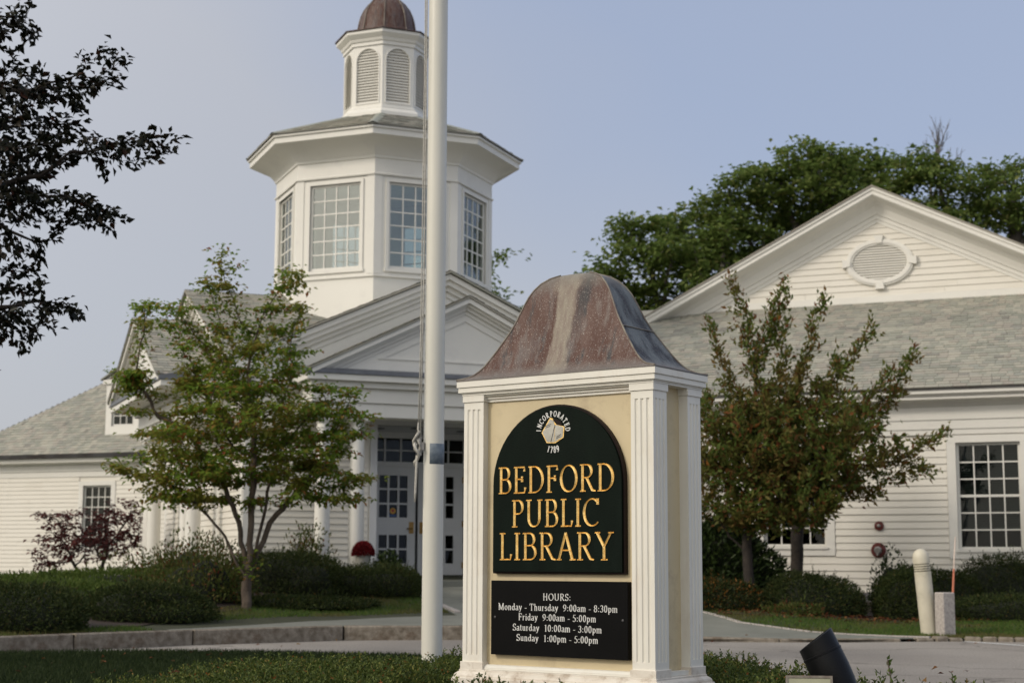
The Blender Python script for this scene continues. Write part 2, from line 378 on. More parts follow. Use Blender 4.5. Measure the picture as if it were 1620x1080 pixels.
M['cotoneaster'] = leafmat('cotoneaster_leaves', [(0.0, (0.036, 0.055, 0.014)), (0.5, (0.068, 0.098, 0.022)), (0.85, (0.115, 0.145, 0.034)), (0.97, (0.20, 0.19, 0.05)), (1.0, (0.26, 0.07, 0.02))], 0.5, 0.3)
M['grass'] = leafmat('grass_blades', [(0.0, (0.055, 0.105, 0.020)), (0.6, (0.088, 0.150, 0.028)), (0.9, (0.12, 0.165, 0.04)), (1.0, (0.16, 0.135, 0.055))], 0.6, 0.35, patch=(0.15, 0.115, 0.05), pscale=0.9)
M['lawn'] = leafmat('shaded_lawn_blades', [(0.0, (0.016, 0.027, 0.009)), (0.6, (0.024, 0.040, 0.012)), (1.0, (0.040, 0.055, 0.018))], 0.7, 0.25)  # darker than the other grass: this lawn's shade is put into the colour
M['deadleaf'] = leafmat('fallen_leaves', [(0.0, (0.085, 0.024, 0.014)), (0.5, (0.13, 0.042, 0.018)), (0.85, (0.18, 0.085, 0.028)), (1.0, (0.26, 0.16, 0.06))], 0.7, 0.2)
M['mum'] = leafmat('red_mum_petals', [(0.0, (0.10, 0.008, 0.012)), (1.0, (0.22, 0.018, 0.022))], 0.6, 0.2)

# ------------------------------------------------------------------ mesh helpers
class MB:
    def __init__(s, mat=None):
        s.v = []; s.f = []; s.t = mat
    def add(s, vs, fs):
        b = len(s.v)
        if s.t is not None:
            vs = [tuple(s.t @ Vector(p)) for p in vs]
        s.v += [tuple(p) for p in vs]
        s.f += [tuple(i + b for i in f) for f in fs]
        return s
    def box(s, x0, x1, y0, y1, z0, z1):
        return s.add([(x0, y0, z0), (x1, y0, z0), (x1, y1, z0), (x0, y1, z0), (x0, y0, z1), (x1, y0, z1), (x1, y1, z1), (x0, y1, z1)],
                     [(0, 3, 2, 1), (4, 5, 6, 7), (0, 1, 5, 4), (1, 2, 6, 5), (2, 3, 7, 6), (3, 0, 4, 7)])
    def prism(s, poly, y0, y1):
        """poly in (x,z), extruded from y0 to y1"""
        n = len(poly)
        vs = [(x, y0, z) for x, z in poly] + [(x, y1, z) for x, z in poly]
        fs = [tuple(range(n)), tuple(range(2 * n - 1, n - 1, -1))]
        fs += [(i, i + n, (i + 1) % n + n, (i + 1) % n) for i in range(n)]
        return s.add(vs, fs)
    def prism_z(s, poly, z0, z1, caps=True):
        n = len(poly)
        vs = [(x, y, z0) for x, y in poly] + [(x, y, z1) for x, y in poly]
        fs = [(i, (i + 1) % n, (i + 1) % n + n, i + n) for i in range(n)]
        if caps: fs += [tuple(range(n - 1, -1, -1)), tuple(range(n, 2 * n))]
        return s.add(vs, fs)
    def prism_x(s, poly, x0, x1):
        """poly in (y,z)"""
        n = len(poly)
        vs = [(x0, y, z) for y, z in poly] + [(x1, y, z) for y, z in poly]
        fs = [tuple(range(n)), tuple(range(2 * n - 1, n - 1, -1))]
        fs += [(i, i + n, (i + 1) % n + n, (i + 1) % n) for i in range(n)]
        return s.add(vs, fs)
    def rings(s, rings, closed=True, cap0=True, cap1=True):
        n = len(rings[0]); vs = [p for r in rings for p in r]; fs = []
        for k in range(len(rings) - 1):
            for i in range(n if closed else n - 1):
                j = (i + 1) % n
                fs.append((k * n + i, k * n + j, (k + 1) * n + j, (k + 1) * n + i))
        if cap0: fs.append(tuple(range(n - 1, -1, -1)))
        if cap1: fs.append(tuple(range((len(rings) - 1) * n, len(rings) * n)))
        return s.add(vs, fs)
    def lathe(s, prof, cx=0, cy=0, n=24, ph=0.0):
        return s.rings([[(cx + r * math.cos(ph + 2 * math.pi * i / n), cy + r * math.sin(ph + 2 * math.pi * i / n), z) for i in range(n)] for r, z in prof])
    def tube(s, pts, rad, n=8):
        pts = [Vector(p) for p in pts]
        if not hasattr(rad, '__len__'): rad = [rad] * len(pts)
        rs = []
        up = Vector((0.13, 0.21, 0.97))
        for i, p in enumerate(pts):
            d = (pts[min(i + 1, len(pts) - 1)] - pts[max(i - 1, 0)])
            if d.length < 1e-9: d = Vector((0, 0, 1))
            d.normalize()
            a = d.cross(up)
            if a.length < 0.1: a = d.cross(Vector((1, 0, 0)))
            a.normalize(); b = d.cross(a)
            rs.append([tuple(p + (a * math.cos(2 * math.pi * k / n) + b * math.sin(2 * math.pi * k / n)) * rad[i]) for k in range(n)])
        return s.rings(rs)
    def mesh(s, name, mat, smooth=False, bevel=0.0):
        me = bpy.data.meshes.new(name)
        me.from_pydata(s.v, [], s.f)
        bm = bmesh.new(); bm.from_mesh(me)
        if bevel: bmesh.ops.bevel(bm, geom=[e for e in bm.edges], offset=bevel, segments=1, affect='EDGES', clamp_overlap=True)
        bmesh.ops.recalc_face_normals(bm, faces=bm.faces)
        bm.to_mesh(me); bm.free()
        me.materials.append(mat)
        if smooth is not False:
            me.shade_smooth()
            if smooth is not True:
                try: me.set_sharp_from_angle(angle=R(smooth))
                except Exception: pass
        me.update()
        return me
    def build(s, name, mat, parent=None, smooth=False, bevel=0.0, kind=None):
        return link(name, s.mesh(name, mat, smooth, bevel), parent, kind)

def link(name, me, parent=None, kind=None, loc=None):
    o = bpy.data.objects.new(name, me)
    col.objects.link(o)
    if parent is not None: o.parent = parent
    if kind: o['kind'] = kind
    if loc is not None: o.location = loc
    return o

def thing(name, label, cat, loc=(0, 0, 0), rz=0.0, group=None):
    o = bpy.data.objects.new(name, None)
    o.empty_display_size = 0.3
    col.objects.link(o)
    o.location = loc; o.rotation_euler = (0, 0, rz)
    o['label'] = label; o['category'] = cat
    if group: o['group'] = group
    return o

def tag(o, label, cat, group=None):
    o['label'] = label; o['category'] = cat
    if group: o['group'] = group
    return o

def rotz(a): return Matrix.Rotation(a, 4, 'Z')

def npmesh(name, V, faces4, mat, smooth=False):
    """V (n,3) array, faces (m,k) array"""
    me = bpy.data.meshes.new(name)
    m, k = faces4.shape
    me.vertices.add(len(V)); me.vertices.foreach_set('co', V.astype(np.float32).ravel())
    me.loops.add(m * k); me.loops.foreach_set('vertex_index', faces4.astype(np.int32).ravel())
    me.polygons.add(m)
    me.polygons.foreach_set('loop_start', np.arange(0, m * k, k, dtype=np.int32))
    me.polygons.foreach_set('loop_total', np.full(m, k, dtype=np.int32))
    me.update(calc_edges=True)
    me.materials.append(mat)
    return me

def leaves(P, D, N, L, W, fold=0.25):
    """one folded four-sided leaf per row: base P, direction D, face normal N"""
    D = D / np.linalg.norm(D, axis=1, keepdims=True)
    S = np.cross(D, N); S /= (np.linalg.norm(S, axis=1, keepdims=True) + 1e-9)
    Nn = np.cross(S, D)
    L = np.broadcast_to(np.asarray(L, float), (len(P),))[:, None]; W = np.broadcast_to(np.asarray(W, float), (len(P),))[:, None]
    tip = P + D * L - Nn * L * 0.12
    mid = P + D * L * 0.45
    a = mid + S * W * 0.5 + Nn * W * fold
    b = mid - S * W * 0.5 + Nn * W * fold
    V = np.stack([P, a, tip, b], 1).reshape(-1, 3)
    i = np.arange(len(P))[:, None] * 4
    Fc = np.concatenate([i + np.array([[0, 1, 2]]), i + np.array([[0, 2, 3]])], 1).reshape(-1, 3)
    return V, Fc

def rand_dirs(n):
    d = rng.normal(size=(n, 3)); return d / np.linalg.norm(d, axis=1, keepdims=True)

# ------------------------------------------------------------------ ground
KX = np.array([-60, -14, -9.5, -7.6, -6.2, -5.25, -3.97, -2.37, -0.6, 1.0, 2.4, 3.95, 5.6, 6.4, 8, 14, 60.])
KY = np.array([-30, 2, 8.5, 12.5, 15.1, 16.7, 18.25, 19.7, 20.15, 20.0, 19.75, 19.7, 20.15, 19.95, 19.9, 19.7, 19.])
def sm(t): t = np.clip(t, 0, 1); return t * t * (3 - 2 * t)
def yk(x): return np.interp(x, KX, KY)
def kerb_h(x): return 0.165 - 0.135 * sm((np.asarray(x, float) + 0.5) / 3.0)
def gh(x, y):
    """height of the ground behind the kerb"""
    x = np.asarray(x, float); y = np.asarray(y, float)
    s = np.maximum(y - yk(x), 0)
    b = sm((x + 1.0) / 4.5)
    left = 0.59 * sm(s / 10.5) * (1 - 0.80 * sm((-3.9 - x) / 4.0))
    right = (0.27 - 0.15 * sm((x - 3.4) / 2.2) * (1 - sm((y - 24.5) / 3.5))) * sm((s - 0.6) / 3.6)
    h = kerb_h(x) + left * (1 - b) + right * b
    far = sm((y - 33) / 12.0)
    return h * (1 - far * (0.75 * (1 - b)))

def ih(x, y):
    """height of the planted island in front"""
    x = np.asarray(x, float); y = np.asarray(y, float)
    d = np.sqrt(((x - 0.6) / 4.0) ** 2 + ((y - 8.0) / 5.0) ** 2)
    return 0.03 + 0.19 * (1 - sm((d - 0.25) / 0.85))

def build_ground():
    xs = np.unique(np.concatenate([np.linspace(-60, -14, 10), np.linspace(-14, -6.4, 30), np.linspace(-6.2, 9, 90), np.linspace(9.2, 60, 30)]))
    ss = np.concatenate([[0.0, 0.12], np.linspace(0.3, 14, 60), np.linspace(15, 200, 30)])
    V = []
    for s in ss:
        y = yk(xs) + s
        V.append(np.stack([xs, y, gh(xs, y)], 1))
    V = np.concatenate(V)
    nx = len(xs)
    i = (np.arange(len(ss) - 1)[:, None] * nx + np.arange(nx - 1)[None]).ravel()[:, None]
    me = npmesh('ground', V, i + np.array([[0, 1, nx + 1, nx]]), M['soil'])
    me.shade_smooth()
    link('ground', me, kind='structure')
    # a lower sheet to the horizon
    g = MB(); g.add([(-900, -300, -0.06), (900, -300, -0.06), (900, 1500, -0.06), (-900, 1500, -0.06)], [(0, 1, 2, 3)])
    g.build('terrain', M['soil'], kind='structure')
    # driveway
    xs2 = np.linspace(-60, 60, 121); V = []; 
    for x in xs2:
        V += [(x, -30, 0.0), (x, float(yk(x)) + 0.04, 0.0)]
    Fc = np.array([[2 * k, 2 * k + 2, 2 * k + 3, 2 * k + 1] for k in range(120)])
    me = npmesh('driveway', np.array(V, float), Fc, M['asphalt'])
    link('driveway', me, kind='structure')
build_ground()

def sheet(name, poly, mat, hf, dz, kind='structure', n=26):
    """polygon in plan, draped on hf with a grid"""
    bm = bmesh.new()
    f = bm.faces.new([bm.verts.new((x, y, 0)) for x, y in poly])
    x0 = min(p[0] for p in poly); x1 = max(p[0] for p in poly); y0 = min(p[1] for p in poly); y1 = max(p[1] for p in poly)
    for k in range(1, n):
        for co, no in (((x0 + (x1 - x0) * k / n, 0, 0), (1, 0, 0)), ((0, y0 + (y1 - y0) * k / n, 0), (0, 1, 0))):
            bmesh.ops.bisect_plane(bm, geom=bm.verts[:] + bm.edges[:] + bm.faces[:], plane_co=co, plane_no=no)
    for v in bm.verts: v.co.z = float(hf(v.co.x, v.co.y)) + dz
    bmesh.ops.recalc_face_normals(bm, faces=bm.faces)
    me = bpy.data.meshes.new(name); bm.to_mesh(me); bm.free(); me.materials.append(mat)
    if sum(p.normal.z for p in me.polygons) < 0: me.flip_normals()
    return link(name, me, kind=kind)

# island
ISL = [(-11, 1.5), (-9.5, 6), (-7.9, 11), (-6.6, 14.2), (-5.2, 16.2), (-3.8, 16.7), (-2.4, 16.6), (-1.0, 16.1), (0.6, 15.0), (2.0, 13.0), (3.0, 11.0), (3.5, 8.5), (3.5, 5.5), (3.0, 3), (2, 1.5)]
sheet('island_lawn', ISL, M['soil'], ih, 0.0, n=18)
# walks
walk_r = [(2.2, yk(2.2) + 0.12), (3.95, yk(3.95) + 0.1), (5.3, yk(5.3) + 0.1), (4.6, 20.75), (3.9, 21.1), (3.1, 22.0), (2.7, 23.2), (2.5, 26.5), (1.9, 28.4), (0.5, 28.2), (-1.9, 26.9), (-1.45, 25.0), (-0.75, 22.2), (-1.6, 21.7), (-2.6, 20.8), (-3.6, 19.15), (-4.0, 18.6), (-3.9, yk(-3.9) + 0.13), (-2.37, yk(-2.37) + 0.13), (-0.6, yk(-0.6) + 0.13), (1.0, yk(1) + 0.13)]
sheet('walk', [(float(a), float(b)) for a, b in walk_r], M['paving'], gh, 0.006)
# pale edging stones of the path to the doors
def edging(pts, name, w=0.12, hgt=0.05, mat=M['palegranite'], seg=0.3):
    out = []
    for (ax, ay), (bx, by) in zip(pts[:-1], pts[1:]):
        L = math.hypot(bx - ax, by - ay); n = max(1, round(L / seg))
        for k in range(n):
            t0, t1 = k / n, (k + 1) / n - 0.006 / L
            out.append(((ax + (bx - ax) * t0, ay + (by - ay) * t0), (ax + (bx - ax) * t1, ay + (by - ay) * t1)))
    return out
def stones(parent, segs, name, w, hz0, hz1, mat, bev=0.012, jit=0.01):
    for (a, b) in segs:
        ax, ay = a; bx, by = b
        L = math.hypot(bx - ax, by - ay); ang = math.atan2(by - ay, bx - ax)
        z0, z1 = hz0(ax, ay), hz1(ax, ay); slope = math.atan2(hz1(bx, by) - z1, L) if name != 'cobble' else 0.0
        m = MB(); j = lambda: random.uniform(-jit, jit)
        m.add([(0, j(), 0), (L, j(), 0), (L, w + j(), 0), (0, w + j(), 0), (0, j(), z1 - z0 + j() * .5), (L, j(), z1 - z0 + j() * .5), (L, w + j(), z1 - z0 + j() * .5), (0, w + j(), z1 - z0 + j() * .5)],
              [(0, 3, 2, 1), (4, 5, 6, 7), (0, 1, 5, 4), (1, 2, 6, 5), (2, 3, 7, 6), (3, 0, 4, 7)])
        o = m.build(name, mat, parent, bevel=bev)
        o.location = (ax, ay, z0); o.rotation_euler = (0, -slope, ang)

def group_empty(name, kind='structure'):
    o = bpy.data.objects.new(name, None); col.objects.link(o); o['kind'] = kind; return o
pe = group_empty('path_edging')
stones(pe, edging([(-1.95, 26.7), (-1.5, 25.0), (-0.8, 22.6)], 'e'), 'edging_stone', 0.1, lambda x, y: float(gh(x, y)) - 0.05, lambda x, y: float(gh(x, y)) + 0.03, M['palegranite'], 0.006, 0.002)
stones(pe, edging([(2.55, 24.5), (2.7, 23.2), (3.1, 22.0), (3.9, 21.12), (4.6, 20.78), (5.3, 20.35)], 'e'), 'edging_stone', 0.08, lambda x, y: float(gh(x, y)) - 0.05, lambda x, y: float(gh(x, y)) + 0.018, M['palegranite'], 0.004, 0.002)
# granite kerb, long stones on the left, low lip on the right
kerb = group_empty('kerb')
pts = []
x = -9.2
while x < 5.0:
    pts.append((x, float(yk(x)) - 0.02)); x += 0.05
acc = 0; last = pts[0]; cur = random.uniform(1.0, 1.9); segs = []
for p, q in zip(pts[:-1], pts[1:]):
    acc += math.hypot(q[0] - p[0], q[1] - p[1])
    lim = cur
    if acc >= lim:
        d = math.hypot(q[0] - last[0], q[1] - last[1])
        segs.append((last, (q[0] - (q[0] - last[0]) / d * 0.014, q[1] - (q[1] - last[1]) / d * 0.014)))
        last = q; acc = 0; cur = random.uniform(1.2, 2.2) if q[0] > -5 else random.uniform(0.8, 1.2)
stones(kerb, segs, 'kerb_stone', 0.15, lambda x, y: -0.08, lambda x, y: float(kerb_h(x)) + 0.012, M['granite'], 0.014, 0.008)
# rough cobbles edging the lawn on the right
cob = group_empty('cobble_edging')
x = 5.05; csegs = []
while x < 13:
    L = random.uniform(0.16, 0.26)
    csegs.append(((x, float(yk(x)) - 0.02), (x + L * 0.94, float(yk(x + L)) - 0.02))); x += L
stones(cob, csegs, 'cobble', 0.13, lambda x, y: -0.05, lambda x, y: random.uniform(0.035, 0.07), M['granite'], 0.02, 0.012)
# painted parking line
m = MB(); a = Vector((5.62, 20.05, 0.004)); b = Vector((7.15, 16.4, 0.004)); w = Vector((0.1, 0.03, 0))
m.add([a, b, b + w, a + w], [(0, 1, 2, 3)]); m.build('parking_line', M['roadpaint'], kind='structure')
# mulch beds
sheet('mulch_bed', [(-8.5, 17.2), (-6.3, 17.2), (-5.2, 18.1), (-4.4, 18.9), (-4.1, 20.6), (-3.4, 22.8), (-2.6, 23.6), (-1.75, 24.6), (-2.2, 26.4), (-6.5, 28), (-10, 28)], M['mulch'], gh, 0.012)
sheet('mulch_bed', [(2.9, 22.9), (3.9, 22.5), (5.0, 22.8), (6.4, 23.2), (9.5, 23.0), (12, 23.0), (12, 26), (8.0, 27.2), (3.0, 29), (2.75, 26)], M['mulch'], gh, 0.012)
sheet('island_bed', [(-4.2, 9.0), (-3.9, 11.2), (-2.8, 12.6), (-1.0, 14.0), (0.6, 14.2), (2.0, 12.6), (2.9, 10.6), (3.35, 8.3), (3.3, 5.2), (0, 4.2), (-3.2, 5.5)], M['mulch'], ih, 0.006)

# ------------------------------------------------------------------ generic building parts
def wall_openings(mb, x0, x1, z0, z1, ops, y0, y1):
    """wall slab with rectangular openings (ox0, ox1, oz0, oz1), as boxes between them"""
    xs = sorted({x0, x1, *[o[0] for o in ops], *[o[1] for o in ops]})
    for a, b in zip(xs[:-1], xs[1:]):
        mid = (a + b) / 2; zz = z0
        for o in sorted([o for o in ops if o[0] < mid < o[1]], key=lambda o: o[2]):
            if o[2] > zz: mb.box(a, b, y0, y1, zz, o[2])
            zz = o[3]
        if zz < z1: mb.box(a, b, y0, y1, zz, z1)

_board = {}
def board_mesh(L, e):
    k = (round(L, 3), round(e, 3))
    if k not in _board:
        m = MB(); m.prism_x([(-0.027, 0), (-0.006, e + 0.012), (0.006, e + 0.012), (0.006, 0)], 0, L)
        _board[k] = m.mesh('siding_board', M['siding'])
    return _board[k]
def siding(root, x0, x1, z0, z1, e, y=0.0, ops=(), gable=None, rot=0.0):
    """clapboards, one object each, split at openings; gable(z) gives the x range at height z"""
    n = int(round((z1 - z0) / e)); e = (z1 - z0) / n
    for i in range(n):
        z = z0 + i * e
        a, b = x0, x1
        if gable:
            a, b = gable(z + e)
            if b - a < 0.12: continue
        segs = [(a, b)]
        for o in ops:
            if z + e * 0.6 > o[2] and z + e * 0.4 < o[3]:
                ns = []
                for s in segs:
                    if o[1] <= s[0] or o[0] >= s[1]: ns.append(s)
                    else:
                        if o[0] - s[0] > 0.03: ns.append((s[0], o[0]))
                        if s[1] - o[1] > 0.03: ns.append((o[1], s[1]))
                segs = ns
        cut = []
        for s in segs:
            while s[1] - s[0] > 3.2:
                L = round(random.uniform(1.4, 3.0) / .4) * .4; cut.append((s[0], s[0] + L - .003)); s = (s[0] + L, s[1])
            cut.append(s)
        for s in cut:
            o = link('siding_board', board_mesh(s[1] - s[0], e), root)
            p = rotz(rot) @ Vector((s[0], y + random.uniform(-.002, .002), z + random.uniform(-.003, .003))); o.location = p; o.rotation_euler = (0, 0, rot)

_pane = {}
def pane_mesh(w, h, mat):
    k = (round(w, 3), round(h, 3), mat.name)
    if k not in _pane:
        m = MB(); m.box(0, w, -0.002, 0.002, 0, h); _pane[k] = m.mesh('pane', mat)
    return _pane[k]
def window(root, x0, x1, z0, z1, nc, nr, y=0.0, rot=0.0, glass='glass', casing=0.15, sill=True, blinds=True, proud=0.035, room=True, bar=0.022, meeting=True, depth=0.07):
    """sash window filling x0..x1, z0..z1; y is the wall face"""
    T = rotz(rot)
    wmb = MB(T)
    if casing:
        c = casing
        wmb.box(x0 - c, x0, y - proud, y + depth + .03, z0, z1); wmb.box(x1, x1 + c, y - proud, y + depth + .03, z0, z1)
        wmb.box(x0 - c, x1 + c, y - proud - .003, y + depth + .03, z1, z1 + c * 0.85)
        if sill: wmb.box(x0 - c, x1 + c, y - proud - 0.004, y + depth + .03, z0 - c * .95, z0); wmb.box(x0 - c * .2, x1 + c * .2, y - proud - 0.03, y, z0 - .03, z0 + .006)
    else:
        wmb.box(x0 - .02, x0, y, y + depth + .03, z0, z1); wmb.box(x1, x1 + .02, y, y + depth + .03, z0, z1); wmb.box(x0 - .02, x1 + .02, y + .001, y + depth + .031, z1, z1 + .02); wmb.box(x0 - .02, x1 + .02, y + .001, y + depth + .031, z0 - .02, z0)
    w = wmb.build('window', M['white'], root, bevel=0)
    f = 0.045
    sash = MB(T); ya, yb = y + depth - .02, y + depth + .018
    sash.box(x0, x0 + f, ya, yb, z0, z1); sash.box(x1 - f, x1, ya, yb, z0, z1)
    sash.box(x0 + f, x1 - f, ya, yb, z0, z0 + f * 1.3); sash.box(x0 + f, x1 - f, ya, yb, z1 - f, z1)
    gx0, gx1, gz0, gz1 = x0 + f, x1 - f, z0 + f * 1.3, z1 - f
    pw = (gx1 - gx0) / nc; ph = (gz1 - gz0) / nr
    for i in range(1, nc): sash.box(gx0 + i * pw - bar / 2, gx0 + i * pw + bar / 2, ya + .006, yb - .006, gz0, gz1)
    for j in range(1, nr):
        t = bar / 2 * (1.9 if (meeting and j == nr // 2) else 1)
        sash.box(gx0, gx1, ya + (.0 if t > bar * .6 else .008), yb - .008, gz0 + j * ph - t, gz0 + j * ph + t)
    sash.build('sash', M['white'], w)
    pm = pane_mesh(pw, ph, M[glass])
    for i in range(nc):
        for j in range(nr):
            o = link('pane', pm, w); o.location = T @ Vector((gx0 + i * pw, y + depth + random.uniform(-.0008, .0008), gz0 + j * ph)); o.rotation_euler = (random.uniform(-.004, .004), random.uniform(-.002, .002), rot + random.uniform(-.006, .006))
    if blinds:
        bl = MB(T); zz = z0 + (z1 - z0) * 0.21; 
        bl.box(x0 + .02, x1 - .02, y + .12, y + .15, zz - .02, zz)
        while zz < z1 - .03:
            bl.add([(x0 + .02, y + .125, zz), (x1 - .02, y + .125, zz), (x1 - .02, y + .15, zz + .028), (x0 + .02, y + .15, zz + .028)], [(0, 1, 2, 3)]); zz += .04
        bl.build('blind', M['blind'], w)
    if room:
        r = MB(T); yy0, yy1 = y + depth + .04, y + 1.3
        a, b, c, d = x0 - .25, x1 + .25, z0 - .2, z1 + .2
        r.add([(a, yy0, c), (b, yy0, c), (b, yy1, c), (a, yy1, c), (a, yy0, d), (b, yy0, d), (b, yy1, d), (a, yy1, d)], [(0, 1, 2, 3), (4, 7, 6, 5), (1, 5, 6, 2), (2, 6, 7, 3), (3, 7, 4, 0)])
        r.build('interior', M['dark'], w)
    return w

def shingles(root, o, s, t, rng_s, nrows, expo, name='shingles', singles=0, tmin=0.10, tmax=0.24):
    """courses of tabs on a roof plane: o origin, s along eave, t up the slope (unit); rng_s(tt)->(s0,s1)"""
    o = Vector(o); s = Vector(s).normalized(); t = Vector(t).normalized(); nn = s.cross(t)
    if nn.z < 0: nn = -nn
    V = []; Fc = []; made = 0; cache = {}
    if singles:
        for w in (0.14, 0.18, 0.23):
            m = MB(); mw = w - .006
            p = [Vector((0, 0, .014)), Vector((mw, 0, .014)), Vector((mw, expo * 1.25, .003)), Vector((0, expo * 1.25, .003)), Vector((0, 0, 0)), Vector((mw, 0, 0)), Vector((mw, expo * 1.25, -.002)), Vector((0, expo * 1.25, -.002))]
            m.add(p, [(0, 1, 2, 3), (4, 7, 6, 5), (0, 4, 5, 1), (1, 5, 6, 2), (3, 2, 6, 7), (0, 3, 7, 4)])
            cache[w] = m.mesh('shingle', M['shingle'])
        rot = Matrix((s, t, nn)).transposed().to_euler()
    for r in range(nrows):
        a, b = rng_s(r * expo + expo * .5)
        x = a - (random.random() * tmin)
        while x < b:
            if made < singles:
                w = random.choice((0.14, 0.18, 0.23))
                if x >= a and x + w <= b:
                    ob = link('shingle', cache[w], root); ob.location = o + s * x + t * (r * expo) + nn * .004; ob.rotation_euler = rot; made += 1
                x += w; continue
            w = random.uniform(tmin, tmax); x0 = max(x, a); x1 = min(x + w, b) - .005; x += w
            if x1 - x0 < .01: continue
            h = random.choice((.010, .014, .019)); y0 = r * expo; y1 = y0 + expo * 1.15
            k = len(V)
            V += [o + s * x0 + t * y0 + nn * h, o + s * x1 + t * y0 + nn * h, o + s * x1 + t * y1 + nn * .003, o + s * x0 + t * y1 + nn * .003, o + s * x0 + t * y0, o + s * x1 + t * y0]
            Fc += [(k, k + 1, k + 2, k + 3), (k + 4, k + 5, k + 1, k)]
    if V:
        me = bpy.data.meshes.new(name); me.from_pydata([tuple(v) for v in V], [], Fc); me.materials.append(M['shingle'])
        link(name, me, root, kind='stuff')

# ------------------------------------------------------------------ pavilion with the porticos
TX, TY = -2.5745, 31.0
AP = R(22.5)
pav = thing('library_pavilion', 'white clapboard pavilion with column porticos and two nested pediments beneath the octagonal tower', 'building', (TX, TY, 0), AP)
H = 3.5
SL = 0.45
def gable_band(mb, hw, za, slope, d0, d1, y0, y1):
    """band below a gable line: apex za, drops d0..d1 measured vertically"""
    ze = za - slope * hw
    mb.prism([(0, za - d0), (hw, ze - d0), (hw, ze - d1), (0, za - d1)], y0, y1)
    mb.prism([(0, za - d0), (-hw, ze - d0), (-hw, ze - d1), (0, za - d1)], y0, y1)

for k, ang in enumerate((0.0, -math.pi / 2, math.pi / 2, math.pi)):
    T = rotz(ang)
    front = ang == 0.0
    niche = [(-1.18, 1.18, 0.5, 3.30)] if front else []
    # wall core
    w = MB(T); wall_openings(w, -H + .02, H - .02, 0.2, 4.25, niche, -H + .006, -H + .16)
    w.build('wall', M['siding'], pav)
    # corner boards
    if ang in (0.0, -math.pi / 2):
        for sx in (-1, 1):
            cb = MB(T); cb.box(min(sx * H, sx * (H - .2)), max(sx * H, sx * (H - .2)), -H - .02 - (0 if front else .002), -H + .1, .5, 3.33); cb.build('corner_board', M['white'], pav, bevel=.004)
            if not front: cb = MB(T); cb.box(sx * 1.6 - .1, sx * 1.6 + .1, -H - .02, -H + .1, .5, 3.33); cb.build('pilaster', M['white'], pav, bevel=.004)
        if front: siding(pav, -H + .2, H - .2, .62, 3.33, .108, -H, [(-1.34, 1.34, .3, 3.4)], rot=ang)
        else: siding(pav, -H + .2, H - .2, .62, 3.33, .108, -H, [(sx * 1.6 - .1, sx * 1.6 + .1, .3, 3.4) for sx in (-1, 1)], rot=ang)
    # entablature round the body
    e = MB(T)
    q = 0 if front else .003
    e.box(-H - .03, H + .03, -H - .03 - q, -H + .1, 3.335, 3.55); e.box(-H - .06, H + .06, -H - .06 - q, -H + .1, 3.55, 3.80); e.box(-H - .14, H + .14, -H - .14 - q, -H + .1, 3.80, 3.92); e.box(-H - .26, H + .26, -H - .26 - q, -H + .1, 3.92, 4.10)
    e.build('entablature', M['white'], pav, bevel=.006)
    # large gable: tympanum + raking cornice
    g = MB(T)
    g.prism([(-3.55, 4.09), (3.55, 4.09), (3.55, 6.0 - SL * 3.55 - .06), (0, 5.93), (-3.55, 6.0 - SL * 3.55 - .06)], -3.635 - q, -H + .2)
    g.build('tympanum', M['white'], pav)
    rk = MB(T)
    gable_band(rk, 3.9 - q, 5.985, SL, 0, .10, -3.86, -3.30)
    gable_band(rk, 3.84 - q, 5.96, SL, .05, .17, -3.80, -3.32)
    gable_band(rk, 3.78 - q, 5.95, SL, .12, .25, -3.72, -3.34)
    gable_band(rk, 3.70 - q, 5.94, SL, .18, .34, -3.66, -3.36)
    rk.build('raking_cornice', M['white'], pav, bevel=.004)
    # roof arms
    rf = MB(T)
    for sx in (-1, 1):
        a = 3.96
        rf.add([(0, -a + .04, 6.0), (sx * a, -a + .04, 6.0 - SL * a), (0, 0, 6.0), (0, -a + .04, 6.03), (sx * a, -a + .04, 6.03 - SL * a), (0, 0, 6.03)], [(0, 1, 2), (3, 5, 4), (0, 3, 4, 1), (1, 4, 5, 2)])
    rf.build('roof', M['shingle'], pav)
    if ang in (0.0, -math.pi / 2):
        for sx in (-1, 1):
            cl = math.sqrt(1 + SL * SL); a = 3.96
            o = T @ Vector((sx * a, -a + .04, 6.034 - SL * a)); s_ = T.to_3x3() @ Vector((0, 1, 0)); t_ = T.to_3x3() @ Vector((-sx, 0, SL))
            shingles(pav, o, s_, t_, lambda tt, cl=cl: (0.0, tt / cl), int(a * cl / .14), .14)

